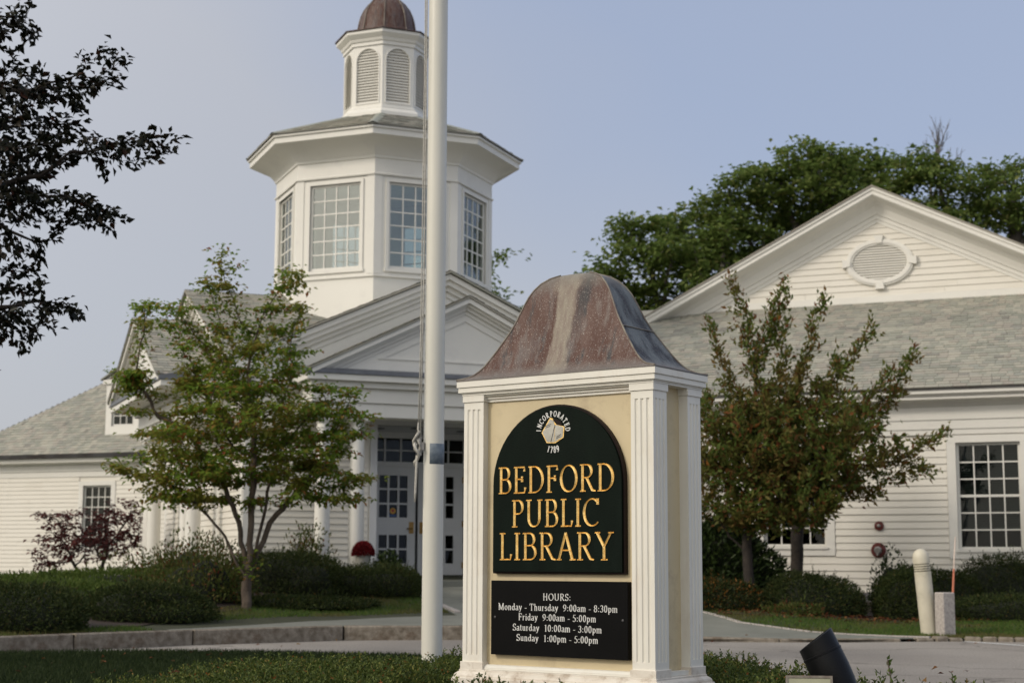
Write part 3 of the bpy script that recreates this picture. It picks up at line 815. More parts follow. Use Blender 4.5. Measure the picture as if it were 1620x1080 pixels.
def portico(ang, colL, colx):
    T = rotz(ang); r = MB(T)
    q = 0 if ang == 0 else .002; bs = 4.38 - colL
    # beam and returns
    r.box(-2.62, 2.62, -4.58 + bs, -4.16 + bs, 3.33, 3.56)
    r.box(-2.66, 2.66, -4.62 + bs, -4.14 + bs, 3.56, 3.80)
    r.box(-2.70, 2.70, -4.70 + bs, -4.12 + bs, 3.80, 3.90)
    r.box(-2.79, 2.79, -4.80, -4.10, 3.90, 4.005)
    for sx in (-1, 1):
        a, b = sorted((sx * 2.6, sx * 2.2)); r.box(a, b, -4.16 + bs, -H - .04, 3.334, 3.90)
        a, b = sorted((sx * 2.77, sx * 2.2)); r.box(a, b, -4.10, -H - .1, 3.90, 4.0)
    r.build('entablature', M['white'], pav, bevel=.006)
    ld = MB(T); ld.prism_x([(-4.83, 4.007), (-4.83, 4.075), (-4.42, 4.16), (-4.42, 4.007)], -2.82, 2.82); ld.build('gutter', M['leadgutter'], pav)
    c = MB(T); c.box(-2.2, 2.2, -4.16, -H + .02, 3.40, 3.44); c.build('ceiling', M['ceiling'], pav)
    hw, za, s2 = 2.72, 5.40, .485
    g = MB(T)
    g.prism([(-2.6, 4.09), (2.6, 4.09), (2.6, 4.11), (0, 5.3), (-2.6, 4.11)], -4.64, -4.40)
    g.build('tympanum', M['white'], pav)
    tm = MB(T)   # raised triangle border inside the pediment
    ax = 1.55; zb, zt = 4.30, 4.30 + ax * .485
    tm.prism([(-ax, zb), (ax, zb), (ax - .09, zb + .028), (-ax + .09, zb + .028)], -4.66, -4.63)
    tm.prism([(0, zt), (-ax, zb), (-ax + .09, zb + .012), (0, zt - .034)], -4.661, -4.63)
    tm.prism([(0, zt), (ax, zb), (ax - .09, zb + .012), (0, zt - .034)], -4.661, -4.63)
    tm.build('panel_moulding', M['white'], pav)
    rk = MB(T)
    gable_band(rk, hw, za, s2, 0, .085, -4.84, -3.5)
    gable_band(rk, hw - .05, za - .01, s2, .04, .12, -4.77, -3.6)
    gable_band(rk, hw - .10, za - .01, s2, .09, .18, -4.71, -3.6)
    gable_band(rk, hw - .16, za - .01, s2, .15, .25, -4.66, -3.6)
    rk.build('raking_cornice', M['white'], pav, bevel=.003)
    rf = MB(T)
    gable_band(rf, hw + .05, za + .035, s2, 0, .03, -4.87, -3.4)
    rf.build('roof', M['shingle'], pav)
    for sx in (-1, 1):
        cl = math.sqrt(1 + s2 * s2)
        o = T @ Vector((sx * (hw + .06), -4.88, za + .04 - s2 * (hw + .06))); s_ = T.to_3x3() @ Vector((0, 1, 0)); t_ = T.to_3x3() @ Vector((-sx, 0, s2))
        shingles(pav, o, s_, t_, lambda tt: (0, 1.4), int((hw + .06) * cl / .14), .14)
    # columns
    cm = MB()
    z0, z1 = .60, 3.33
    prof = [(.17, z0), (.17, z0 + .05), (.155, z0 + .07), (.15, z0 + .10), (.135, z0 + .12)]
    for i in range(9):
        t = i / 8; prof.append((.132 - .022 * t ** 1.8, z0 + .13 + t * (z1 - z0 - .33)))
    prof += [(.125, z1 - .19), (.125, z1 - .17), (.112, z1 - .165), (.112, z1 - .12), (.13, z1 - .10), (.145, z1 - .075), (.145, z1 - .06)]
    cm.lathe(prof, n=28); cm.box(-.16, .16, -.16, .16, z1 - .06, z1); cm.box(-.19, .19, -.19, .19, z0 - .12, z0 + .001)
    me = cm.mesh('column', M['white'], smooth=35)
    for xx in colx:
        o = link('column', me, pav); o.location = T @ Vector((xx, -colL, 0)); o.rotation_euler = (0, 0, ang)
portico(0.0, 4.38, (-2.38, -1.80, 1.80, 2.38))
portico(-math.pi / 2, 4.02, (-2.38, -1.85, 1.45, 2.0))

# porch floor, niche and doors
fl = MB(); fl.box(-2.75, 2.75, -4.85, -H, .3, .655); fl.box(-1.2, 1.2, -H, -2.1, .3, .656); fl.build('porch_floor', M['paving'], pav)
nb = MB()
for sx in (-1, 1):
    a, b = sorted((sx * 1.18, sx * 1.30)); nb.box(a, b, -H - .03, -2.2, .5, 3.31)
nb.box(-1.3, 1.3, -H - .032, -2.2, 3.30, 3.42)
nb.box(-1.2, 1.2, -2.24, -2.1, 3.19, 3.31); nb.box(-1.2, -.92, -2.24, -2.1, .5, 3.2); nb.box(.92, 1.2, -2.24, -2.1, .5, 3.2)
nb.box(-.92, .92, -2.26, -2.1, 2.67, 2.76)
nb.build('door_surround', M['doorpaint'], pav)
bk = MB(); bk.box(-1.6, 1.6, -.6, -.5, .3, 3.6); bk.box(-1.6, 1.6, -2.05, -.6, .2, .3); bk.box(-1.62, -1.5, -2.05, -.6, .3, 3.6); bk.box(1.5, 1.62, -2.05, -.6, .3, 3.6); bk.box(-1.6, 1.6, -2.05, -.6, 3.5, 3.6); bk.build('vestibule', M['dark'], pav)
tr = MB()
for i in range(7): tr.box(-.92 + i * .3067 - .014, -.92 + i * .3067 + .014, -2.2, -2.14, 2.76, 3.19)
tr.box(-.92, .92, -2.199, -2.141, 2.96, 2.98)
trans = tr.build('transom', M['doorpaint'], pav)
for i in range(6):
    for j in range(2):
        o = link('pane', pane_mesh(.28, .2, M['glass']), trans); o.location = (-.92 + i * .3067 + .013, -2.17, 2.765 + j * .215)
for sx in (-1, 1):
    d = MB(); y0, y1 = -2.22, -2.17
    x0, x1 = (-.90, -.025) if sx < 0 else (.025, .90)
    gx0, gx1 = (-.735, -.16) if sx < 0 else (.16, .735)
    lights = [(gx0 + i * (gx1 - gx0) / 3 + .018, gx0 + (i + 1) * (gx1 - gx0) / 3 - .018, z0 + j * (z1 - z0) / n + .016, z0 + (j + 1) * (z1 - z0) / n - .016) for (z0, z1, n) in ((1.74, 2.53, 3), (.92, 1.46, 2)) for i in range(3) for j in range(n)]
    wall_openings(d, x0, x1, .665, 2.67, lights, y0, y1)
    door = d.build('door', M['doorpaint'], pav)
    for li in lights:
        o = link('pane', pane_mesh(li[1] - li[0], li[3] - li[2], M['glass']), door); o.location = (li[0], -2.19, li[2])
    hx = -.1 if sx < 0 else .1
    p = MB(); p.box(hx - .045, hx + .045, y0 - .008, y0, 1.47, 1.68); p.tube([(hx - sx * 0, y0 - .0, 1.56), (hx, y0 - .06, 1.56), (hx + (-.10 if sx < 0 else .10), y0 - .06, 1.555)], .012, 8)
    p.build('handle', M['brass'], door)
    hg = MB(); hxx = x0 if sx < 0 else x1
    for zz in (.85, 1.6, 2.4): hg.box(hxx - .02, hxx + .02, y0 - .012, y0 + .01, zz, zz + .11)
    hg.build('hinge', M['brass'], door)
    if sx < 0:
        s1 = MB(); c = -.447; s1.prism([(c + .055 * math.cos(a * .5236), 1.875 + .055 * math.sin(a * .5236)) for a in range(12)], -2.196, -2.193); s1.build('sticker', M['sticker'], door)
        s1 = MB(); s1.prism([(c + .03 * math.cos(a * 1.0472), 1.88 + .03 * math.sin(a * 1.0472)) for a in range(6)], -2.199, -2.1965); s1.build('sticker', M['stickerred'], door)
        s1 = MB(); s1.box(c - .07, c + .07, -2.196, -2.193, 1.77, 1.81); s1.build('sticker', M['stickerblue'], door)
sg = MB(); sg.box(-.024, .024, -2.215, -2.175, .665, 2.67); sg.build('door_seal', M['seal'], pav)
for (lx, ly) in ((-.95, -2.9), (-.35, -3.15), (.6, -2.9)):
    dl = MB(); dl.lathe([(.10, 3.293), (.10, 3.298)], lx, ly, 16); dl.build('ceiling_light', M['seal'], pav)
mbx = MB(); mbx.box(-2.62, -2.46, -H - .07, -H - .02, 1.18, 1.26); mbx.build('wall_box', M['steel'], pav)

# ------------------------------------------------------------------ octagonal tower
tower = thing('octagonal_tower', 'white octagonal tower with tall paned windows, flared eave, louvred cupola and brown copper dome', 'tower', (TX, TY, 0), AP)
C8 = math.cos(math.pi / 8); S8 = math.sin(math.pi / 8)
RD = 2.149
def octring(r, z, off=0.0):
    return [(r * math.cos(-math.pi / 2 + math.pi / 8 + k * math.pi / 4), r * math.sin(-math.pi / 2 + math.pi / 8 + k * math.pi / 4), z) for k in range(8)]
def octloft(prof, closed=False):
    m = MB(); m.rings([octring(r, z) for r, z in prof], cap0=closed, cap1=closed); return m
ap = RD * C8; hwf = RD * S8
for k in range(8):
    a = k * math.pi / 4; T = rotz(a)
    w = MB(T)
    op = [(-.54, .54, 6.36, 8.01)]
    t = .14
    # mitred wall panel built as boxes, ends meeting at the corners
    wall_openings(w, -hwf + .0, hwf - .0, 6.22, 8.52, op, -ap, -ap + t * .9)
    w.build('wall', M['white'], tower)
    window(tower, -.54, .54, 6.36, 8.01, 4, 6, y=-ap, rot=a, glass='towerglass', casing=0, blinds=False, room=False, bar=.024, depth=.05, meeting=False)
    tr = MB(T)
    tr.box(-.60, -.54, -ap - .025, -ap, 6.36, 8.07); tr.box(.54, .60, -ap - .025, -ap, 6.36, 8.07); tr.box(-.54, .54, -ap - .025, -ap, 8.01, 8.07); tr.box(-.62, .62, -ap - .04, -ap, 6.30, 6.36)
    tr.build('window_trim', M['white'], tower)
octloft([(RD - .01, 4.6), (RD - .01, 6.19), (RD + .012, 6.192), (RD + .03, 6.20), (RD + .03, 6.235), (RD, 6.25)], True).build('tower_base', M['white'], tower, bevel=0)
pl = MB()
for k in range(8):
    a = -math.pi / 2 + math.pi / 8 + k * math.pi / 4
    m2 = rotz(a + math.pi / 2)
    pts = []
    for sgn in (-1, 1):
        pass
    ux = Vector((math.cos(a), math.sin(a), 0))
    e1 = Vector((math.cos(a + math.pi / 2 + math.pi / 8), math.sin(a + math.pi / 2 + math.pi / 8), 0)); e2 = Vector((math.cos(a - math.pi / 2 - math.pi / 8), math.sin(a - math.pi / 2 - math.pi / 8), 0))
    c0 = ux * (RD + .016); ci = ux * (RD - .06)
    poly = [c0, c0 + e1 * .15, ci + e1 * .14, ci, ci + e2 * .14, c0 + e2 * .15]
    pl = MB(); pl.prism_z([(p.x, p.y) for p in poly], 6.252, 8.12); pl.build('corner_board', M['white'], tower)
octloft([(RD + .02, 8.12), (RD + .045, 8.125), (RD + .05, 8.15), (RD + .012, 8.17), (RD + .012, 8.44), (RD + .04, 8.45), (RD + .05, 8.49), (RD + .085, 8.53), (RD + .15, 8.60), (RD + .26, 8.67), (RD + .40, 8.73), (RD + .53, 8.765), (RD + .56, 8.77), (RD + .56, 8.875), (RD + .60, 8.885), (RD + .60, 8.925), (RD - .1, 8.93)]).build('flared_eave', M['white'], tower, smooth=20)
octloft([(RD + .63, 8.93), (RD + .63, 8.945), (.9, 9.66), (.9, 9.6)]).build('roof', M['shingle'], tower)
rc = RD + .63
for k in range(8):
    a = k * math.pi / 4; T3 = rotz(a).to_3x3()
    y0 = -rc * C8; dy = rc * C8 - .9 * C8; dz = 9.66 - 8.945; cl = math.hypot(dy, dz)
    o = T3 @ Vector((0, y0, 8.949)); s_ = T3 @ Vector((1, 0, 0)); t_ = T3 @ Vector((0, dy, dz))
    shingles(tower, o, s_, t_, lambda tt, cl=cl: (-(rc + (.9 - rc) * tt / cl) * S8, (rc + (.9 - rc) * tt / cl) * S8), int(cl / .13), .13)
hp = MB()
for k in range(8):
    a = -math.pi / 2 + math.pi / 8 + k * math.pi / 4
    d = Vector((math.cos(a), math.sin(a), 0)); e = Vector((-d.y, d.x, 0))
    p0 = d * rc + Vector((0, 0, 8.972)); p1 = d * .9 + Vector((0, 0, 9.687))
    w0, w1 = .10, .10
    hp.add([p0 + e * w0 - Vector((0, 0, .03)), p0 + d * .02, p0 - e * w0 - Vector((0, 0, .03)), p1 + e * w1 - Vector((0, 0, .03)), p1, p1 - e * w1 - Vector((0, 0, .03))], [(0, 1, 4, 3), (1, 2, 5, 4)])
hp.build('hip_flashing', M['flash'], tower)
# interior floor and ceiling
octloft([(1.9, 6.26), (1.9, 6.30)], True).build('interior_floor', M['room'], tower)
octloft([(1.98, 8.42), (1.98, 8.46)], True).build('interior_ceiling', M['room'], tower)
# cupola
RC = .848; apc = RC * C8
octloft([(.99, 9.56), (.99, 9.70), (.96, 9.74), (.90, 9.78), (.90, 9.82), (.86, 9.84), (.80, 9.85)]).build('cupola_base', M['white'], tower)
for k in range(8):
    a = k * math.pi / 4; T = rotz(a)
    hw = RC * S8; r = .245; zs = 10.78; z0 = 9.92
    n = 14
    arch = [(r * math.cos(math.pi * i / n), zs + r * math.sin(math.pi * i / n)) for i in range(n + 1)]
    w = MB(T)
    # face sheet around the arch with depth
    top = 11.15
    outer = [(hw, z0), (hw, zs)] + [(hw, top)] + [(-hw, top)] + [(-hw, zs), (-hw, z0)]
    y0, y1 = -apc, -apc + .05
    w.box(-hw, hw, y0, y1, 9.80, z0); w.box(-hw, -r, y0, y1, z0, zs); w.box(r, hw, y0, y1, z0, zs)
    for i in range(n):
        (xa, za), (xb, zb) = arch[i], arch[i + 1]
        w.prism([(xa, za), (xa, top), (xb, top), (xb, zb)], y0, y1)
    w.prism([(r, zs), (hw, zs), (hw, top), (r, top)], y0, y1); w.prism([(-r, zs), (-hw, zs), (-hw, top), (-r, top)], y0, y1)
    w.build('cupola_wall', M['white'], tower)
    tm = MB(T)
    ro = r + .022
    for i in range(n):
        a0, a1 = math.pi * i / n, math.pi * (i + 1) / n
        tm.prism([(r * math.cos(a0), zs + r * math.sin(a0)), (ro * math.cos(a0), zs + ro * math.sin(a0)), (ro * math.cos(a1), zs + ro * math.sin(a1)), (r * math.cos(a1), zs + r * math.sin(a1))], y0 - .014, y0)
    tm.box(-ro, -r, y0 - .014, y0, z0, zs); tm.box(r, ro, y0 - .014, y0, z0, zs); tm.box(-ro, ro, y0 - .014, y0, z0 - .022, z0)
    lv = tm.build('louvre', M['white'], tower)
    if k in (7, 0, 1, 6):
        z = z0 + .005
        while z < zs + r - .03:
            half = r if z < zs else math.sqrt(max(r * r - (z - zs) ** 2, 0.0004))
            s_ = MB(T); s_.prism_x([(y0 + .004, z), (y0 + .010, z - .005), (y0 + .047, z + .034), (y0 + .041, z + .040)], -half, half)
            s_.build('slat', M['white'], lv); z += .058
    bkm = MB(T); bkm.box(-r - .02, r + .02, y0 + .052, y0 + .056, z0 - .02, zs + r + .02); bkm.build('backing', M['louvre'], lv)
octloft([(RC + .01, 11.08), (RC + .03, 11.09), (RC + .03, 11.15), (RC + .06, 11.17), (RC + .08, 11.22), (RC + .14, 11.27), (RC + .17, 11.30), (RC + .17, 11.36), (RC - .1, 11.37)]).build('cupola_cornice', M['white'], tower, smooth=20)
octloft([(RC + .20, 11.365), (RC + .20, 11.385), (.66, 11.455), (.64, 11.47)]).build('copper_skirt', M['copper2'], tower)
octloft([(.645, 11.45), (.615, 11.52), (.59, 11.60), (.575, 11.70), (.555, 11.82), (.52, 11.94), (.46, 12.07), (.36, 12.20), (.23, 12.31), (.1, 12.37), (.03, 12.39)]).build('dome', M['copper2'], tower, smooth=50)
rb = MB()
for k in range(8):
    a = -math.pi / 2 + math.pi / 8 + k * math.pi / 4
    rb.tube([(r_ * math.cos(a), r_ * math.sin(a), z) for r_, z in [(.65, 11.46), (.62, 11.52), (.595, 11.60), (.58, 11.70), (.56, 11.82), (.525, 11.94), (.465, 12.07), (.365, 12.20), (.235, 12.31), (.1, 12.38)]], .012, 6)
rb.build('dome_rib', M['seam'], tower)
fn = MB(); fn.lathe([(.05, 12.37), (.03, 12.42), (.07, 12.47), (.07, 12.52), (.02, 12.58), (.012, 12.9)], n=12); fn.build('finial', M['copper2'], tower)

# ------------------------------------------------------------------ right wing
WX, WY = 8.0638, 27.0
AW = R(-22.5)
wing = thing('library_wing', 'near clapboard wing with an oval louvred vent in its gable above grey shingles', 'building', (WX, WY, 0), AW)
wins = [(-.47, .59, 1.19, 3.02), (-3.84, -2.72, 1.24, 3.02)]
WL, WR = -8.6, 6.0
core = MB(); wall_openings(core, WL, WR, .45, 3.85, wins, .0065, .16); core.box(WL, WL + .15, .16, 12, 0, 3.85); core.box(WR - .15, WR, .16, 12, 0, 3.85)
core.build('wall', M['siding'], wing)
siding(wing, WL, WR, .47, 3.03, .1225, 0.0, [(a - .155, b + .155, c - .15, d + .2) for a, b, c, d in wins])
fo = MB(); fo.box(WL + .02, WR - .02, .03, .3, -.3, .40); fo.box(WL, WR, -.005, .2, .40, .455); fo.build('foundation', M['foundation'], wing)
for a, b, c, d in wins: window(wing, a, b, c, d, 4, 6, y=0.0)
fr = MB()
fr.box(WL, WR, -.036, .1, 3.165, 3.26); fr.box(WL, WR, -.055, .1, 3.26, 3.42); fr.box(WL, WR, -.075, .1, 3.42, 3.64)
fr.prism_x([(-.075, 3.64), (-.10, 3.65), (-.14, 3.70), (-.20, 3.735), (-.36, 3.75), (-.36, 3.79), (-.40, 3.82), (-.44, 3.84), (-.44, 3.905), (.1, 3.905), (.1, 3.64)], WL, WR)
fr.build('entablature', M['white'], wing)
lw = MB(); lw.box(WL, WR, -.038, .09, 3.03 + .14, 3.166) ; lw.build('architrave', M['white'], wing)
gu = MB(); gu.prism_x([(-.47, 3.925), (-.47, 3.905), (-.44, 3.9055), (.2, 3.9055), (.2, 3.95), (-.40, 3.935)], WL - .3, WR + .3); gu.build('drip_edge', M['gutter'], wing)
PS = .505
k0 = -.48; zk = 3.93
pr = MB(); yend = 4.35
pr.prism_x([(k0, zk), (yend, zk + PS * (yend - k0)), (yend, zk + PS * (yend - k0) - .1), (k0 + .1, zk - .02)], WL - .3, WR + .3); pr.build('roof', M['shingle'], wing)
cl = math.sqrt(1 + PS * PS)
shingles(wing, (WL - .3, k0 - .01, zk + .004), (1, 0, 0), (0, 1, PS), lambda tt: (3.0, WR - WL + .6) if tt < .75 else (0, WR - WL + .6), int(4.55 * cl / .135), .135, singles=290)
shingles(wing, (WL - .3, k0 - .01, zk + .004), (1, 0, 0), (0, 1, PS), lambda tt: (0, 3.0), 6, .135)
GA, GZ, GS, GH = -2.34, 8.47, .50, 4.85
zb = 6.20
gw = MB(); gw.prism([(GA - GH + .1, 5.6), (GA + GH - .1, 5.6), (GA + GH - .1, zb + .05), (GA, GZ - .3), (GA - GH + .1, zb + .05)], 4.0065, 4.2); gw.build('gable_wall', M['siding'], wing)
half = lambda z: max(0.0, (GZ - .62 - z) / GS)
siding(wing, 0, 0, zb + .12, GZ - .62, .124, 4.0, gable=lambda z: (GA - half(z - .10) - .1, GA + half(z - .10) + .1))
bb = MB(); bb.box(GA - GH + .8, GA + GH - .8, 3.965, 4.01, zb - .06, zb + .12); bb.build('base_board', M['white'], wing)
rk = MB()
def gb(mb, hw, d0, d1, y0, y1):
    ze = GZ - GS * hw
    for sx in (-1, 1): mb.prism([(GA, GZ - d0), (GA + sx * hw, ze - d0), (GA + sx * hw, ze - d1), (GA, GZ - d1)], y0, y1)
gb(rk, GH, 0, .06, 3.46, 4.05); gb(rk, GH - .02, .03, .15, 3.49, 4.04)
# coved soffit as a swept profile along each rake
prof = [(3.50, .145), (3.52, .17), (3.62, .19), (3.74, .23), (3.83, .31), (3.88, .42), (3.895, .47), (3.93, .475), (3.935, .56), (3.96, .57), (3.965, .64), (4.0, .65), (4.03, .65), (4.03, .145)]
for sx in (-1, 1):
    n = len(prof); hw = GH - .05
    vs = [(GA, y, GZ - d) for y, d in prof] + [(GA + sx * hw, y, GZ - GS * hw - d) for y, d in prof]
    rk.add(vs, [(i, i + 1, i + 1 + n, i + n) for i in range(n - 1)] + [tuple(range(n, 2 * n))])
rk.build('raking_cornice', M['white'], wing)
rf = MB()
for sx in (-1, 1):
    z1 = GZ - GS * (GH + .06)
    rf.prism([(GA, GZ + .004), (GA + sx * (GH + .06), z1 + .004), (GA + sx * (GH + .06), z1 + .03), (GA, GZ + .03)], 3.43, 14)
rf.build('main_roof', M['shingle'], wing)
# oval vent
def ell(rx, rz, n=40, cx=-2.31, cz=7.005): return [(cx + rx * math.cos(2 * math.pi * i / n), cz + rz * math.sin(2 * math.pi * i / n)) for i in range(n)]
vt = MB()
def ringe(a, b, y0, y1):
    A, B = ell(*a), ell(*b); n = len(A)
    for i in range(n):
        j = (i + 1) % n; vt.prism([A[i], A[j], B[j], B[i]], y0, y1)
ringe((.55, .36), (.68, .48), 3.93, 4.0); ringe((.585, .395), (.645, .445), 3.91, 3.931)
for (cx, cz, dx, dz) in ((-2.31, 7.005 + .45, 0, 1), (-2.31, 7.005 - .45, 0, -1), (-2.31 - .64, 7.005, -1, 0), (-2.31 + .64, 7.005, 1, 0)):
    if dz: vt.prism([(cx - .06, cz - dz * .06), (cx + .06, cz - dz * .06), (cx + .095, cz + dz * .10), (cx - .095, cz + dz * .10)], 3.89, 4.0)
    else: vt.prism([(cx - dx * .06, cz - .055), (cx - dx * .06, cz + .055), (cx + dx * .10, cz + .085), (cx + dx * .10, cz - .085)], 3.89, 4.0)
vent = vt.build('oval_vent', M['white'], wing)
bk = MB(); bk.prism(ell(.555, .365), 3.983, 3.99); bk.build('backing', M['louvre'], vent)
z = 7.005 - .34
while z < 7.005 + .34:
    hw = .55 * math.sqrt(max(1 - ((z + .01 - 7.005) / .36) ** 2, .01))
    s_ = MB(); s_.prism_x([(3.944, z), (3.948, z - .004), (3.981, z + .03), (3.977, z + .035)], -2.31 - hw, -2.31 + hw); s_.build('slat', M['white'], vent); z += .052
# fire bell and connection on the wall
fb = thing('fire_bell', 'small round red alarm bell on the clapboard wall above the larger red fitting', 'alarm bell', (WX, WY, 0), AW)
m = MB(rotz(0)); 
def disc(mb, cx, cz, prof, n=20):
    mb.rings([[(cx + r * math.cos(2 * math.pi * i / n), y, cz + r * math.sin(2 * math.pi * i / n)) for i in range(n)] for r, y in prof])
disc(m, -1.80, 1.61, [(.03, -.0), (.075, -.005), (.085, -.03), (.075, -.06), (.03, -.07)]); m.build('gong', M['red'], fb, smooth=40)
m = MB(); disc(m, -1.80, 1.61, [(.03, -.071), (.03, -.085), (.01, -.09)], 12); m.build('hub', M['steel'], fb)
fc = thing('fire_connection', 'round dark red fire hose connection plate with grey inlet low on the clapboard wall', 'fire connection', (WX, WY, 0), AW)
m = MB(); disc(m, -1.82, 1.19, [(.06, -.0), (.125, -.01), (.13, -.04), (.10, -.07), (.06, -.07)]); m.build('plate', M['red'], fc, smooth=40)
m = MB(); disc(m, -1.82, 1.19, [(.065, -.07), (.065, -.13), (.05, -.14)], 16); m.box(-1.84, -1.80, -.16, -.13, 1.10, 1.16); m.build('inlet', M['steel'], fc)

# ------------------------------------------------------------------ far left wing
VX, VY = -11.748, 45.0
lwing = thing('library_wing', 'far clapboard wing at the left edge with hipped grey roof, dark gutter and small dormer', 'building', (VX, VY, 0), AW)
vw = [(-.46, .50, 1.29, 3.08)]
core = MB(); wall_openings(core, -4.7, 9, -.2, 3.9, vw, .0065, .16); core.box(-4.7, -4.55, .16, 9, -.2, 3.9); core.build('wall', M['siding'], lwing)
siding(lwing, -4.7, 9, -.05, 3.33, .1225, 0.0, [(a - .155, b + .155, c - .15, d + .2) for a, b, c, d in vw])
for a, b, c, d in vw: window(lwing, a, b, c, d, 4, 6, y=0.0)
fr = MB(); fr.box(-4.75, 9, -.03, .1, 3.335, 3.50); fr.box(-4.78, 9, -.06, .1, 3.50, 3.66)
fr.prism_x([(-.06, 3.66), (-.12, 3.70), (-.34, 3.73), (-.36, 3.80), (-.36, 3.86), (.1, 3.86), (.1, 3.66)], -5.05, 9); fr.build('entablature', M['white'], lwing)
gu = MB(); gu.prism_x([(-.37, 3.845), (-.46, 3.86), (-.48, 3.96), (-.36, 3.965)], -5.1, 9); gu.build('gutter', M['gutter'], lwing)
HS = .76
ez = 3.96
D = 4.9
def hz(d): return ez + HS * d
e0 = (-5.12, -.42)
rf = MB()
rf.add([(e0[0], e0[1], ez), (9, e0[1], ez), (9, e0[1] + D, hz(D)), (e0[0] + D, e0[1] + D, hz(D)), (e0[0], e0[1] + 2 * D, ez), (9, e0[1] + 2 * D, ez)],
       [(0, 1, 2, 3), (0, 3, 4), (3, 2, 5, 4), (0, 4, 5, 1)])
rf.build('roof', M['shingle'], lwing)
cl = math.sqrt(1 + HS * HS)
shingles(lwing, (e0[0], e0[1] - .01, ez + .004), (1, 0, 0), (0, 1, HS), lambda tt: (tt / cl, 12.5), int(D * cl / .14), .14)
shingles(lwing, (e0[0] - .01, e0[1], ez + .004), (0, 1, 0), (1, 0, HS), lambda tt: (tt / cl, 2 * D - tt / cl), int(D * cl / .14), .14)
# dormer
dm = MB(); dy = .32; wall_openings(dm, -.04, 1.10, 4.50, 6.0, [(.17, .90, 4.78, 5.86)], dy, dy + .12)
dm.box(-.04, .05, dy + .12, 3.0, 4.6, 6.0); dm.box(1.0, 1.10, dy + .12, 3.0, 4.6, 6.0); dm.box(-.14, 1.2, dy - .06, 3.2, 6.0, 6.12); dm.prism([(-.14, 6.12), (1.2, 6.12), (.53, 6.5)], dy + .02, dy + .12)
dm.build('dormer', M['white'], lwing)
window(lwing, .17, .90, 4.78, 5.86, 3, 4, y=dy, casing=.0, blinds=False)
dr = MB(); dr.prism([(-.2, 6.10), (.53, 6.52), (.53, 6.56), (-.2, 6.14)], dy - .1, 3.4); dr.prism([(1.26, 6.10), (.53, 6.52), (.53, 6.56), (1.26, 6.14)], dy - .1, 3.4); dr.build('dormer_roof', M['shingle'], lwing)

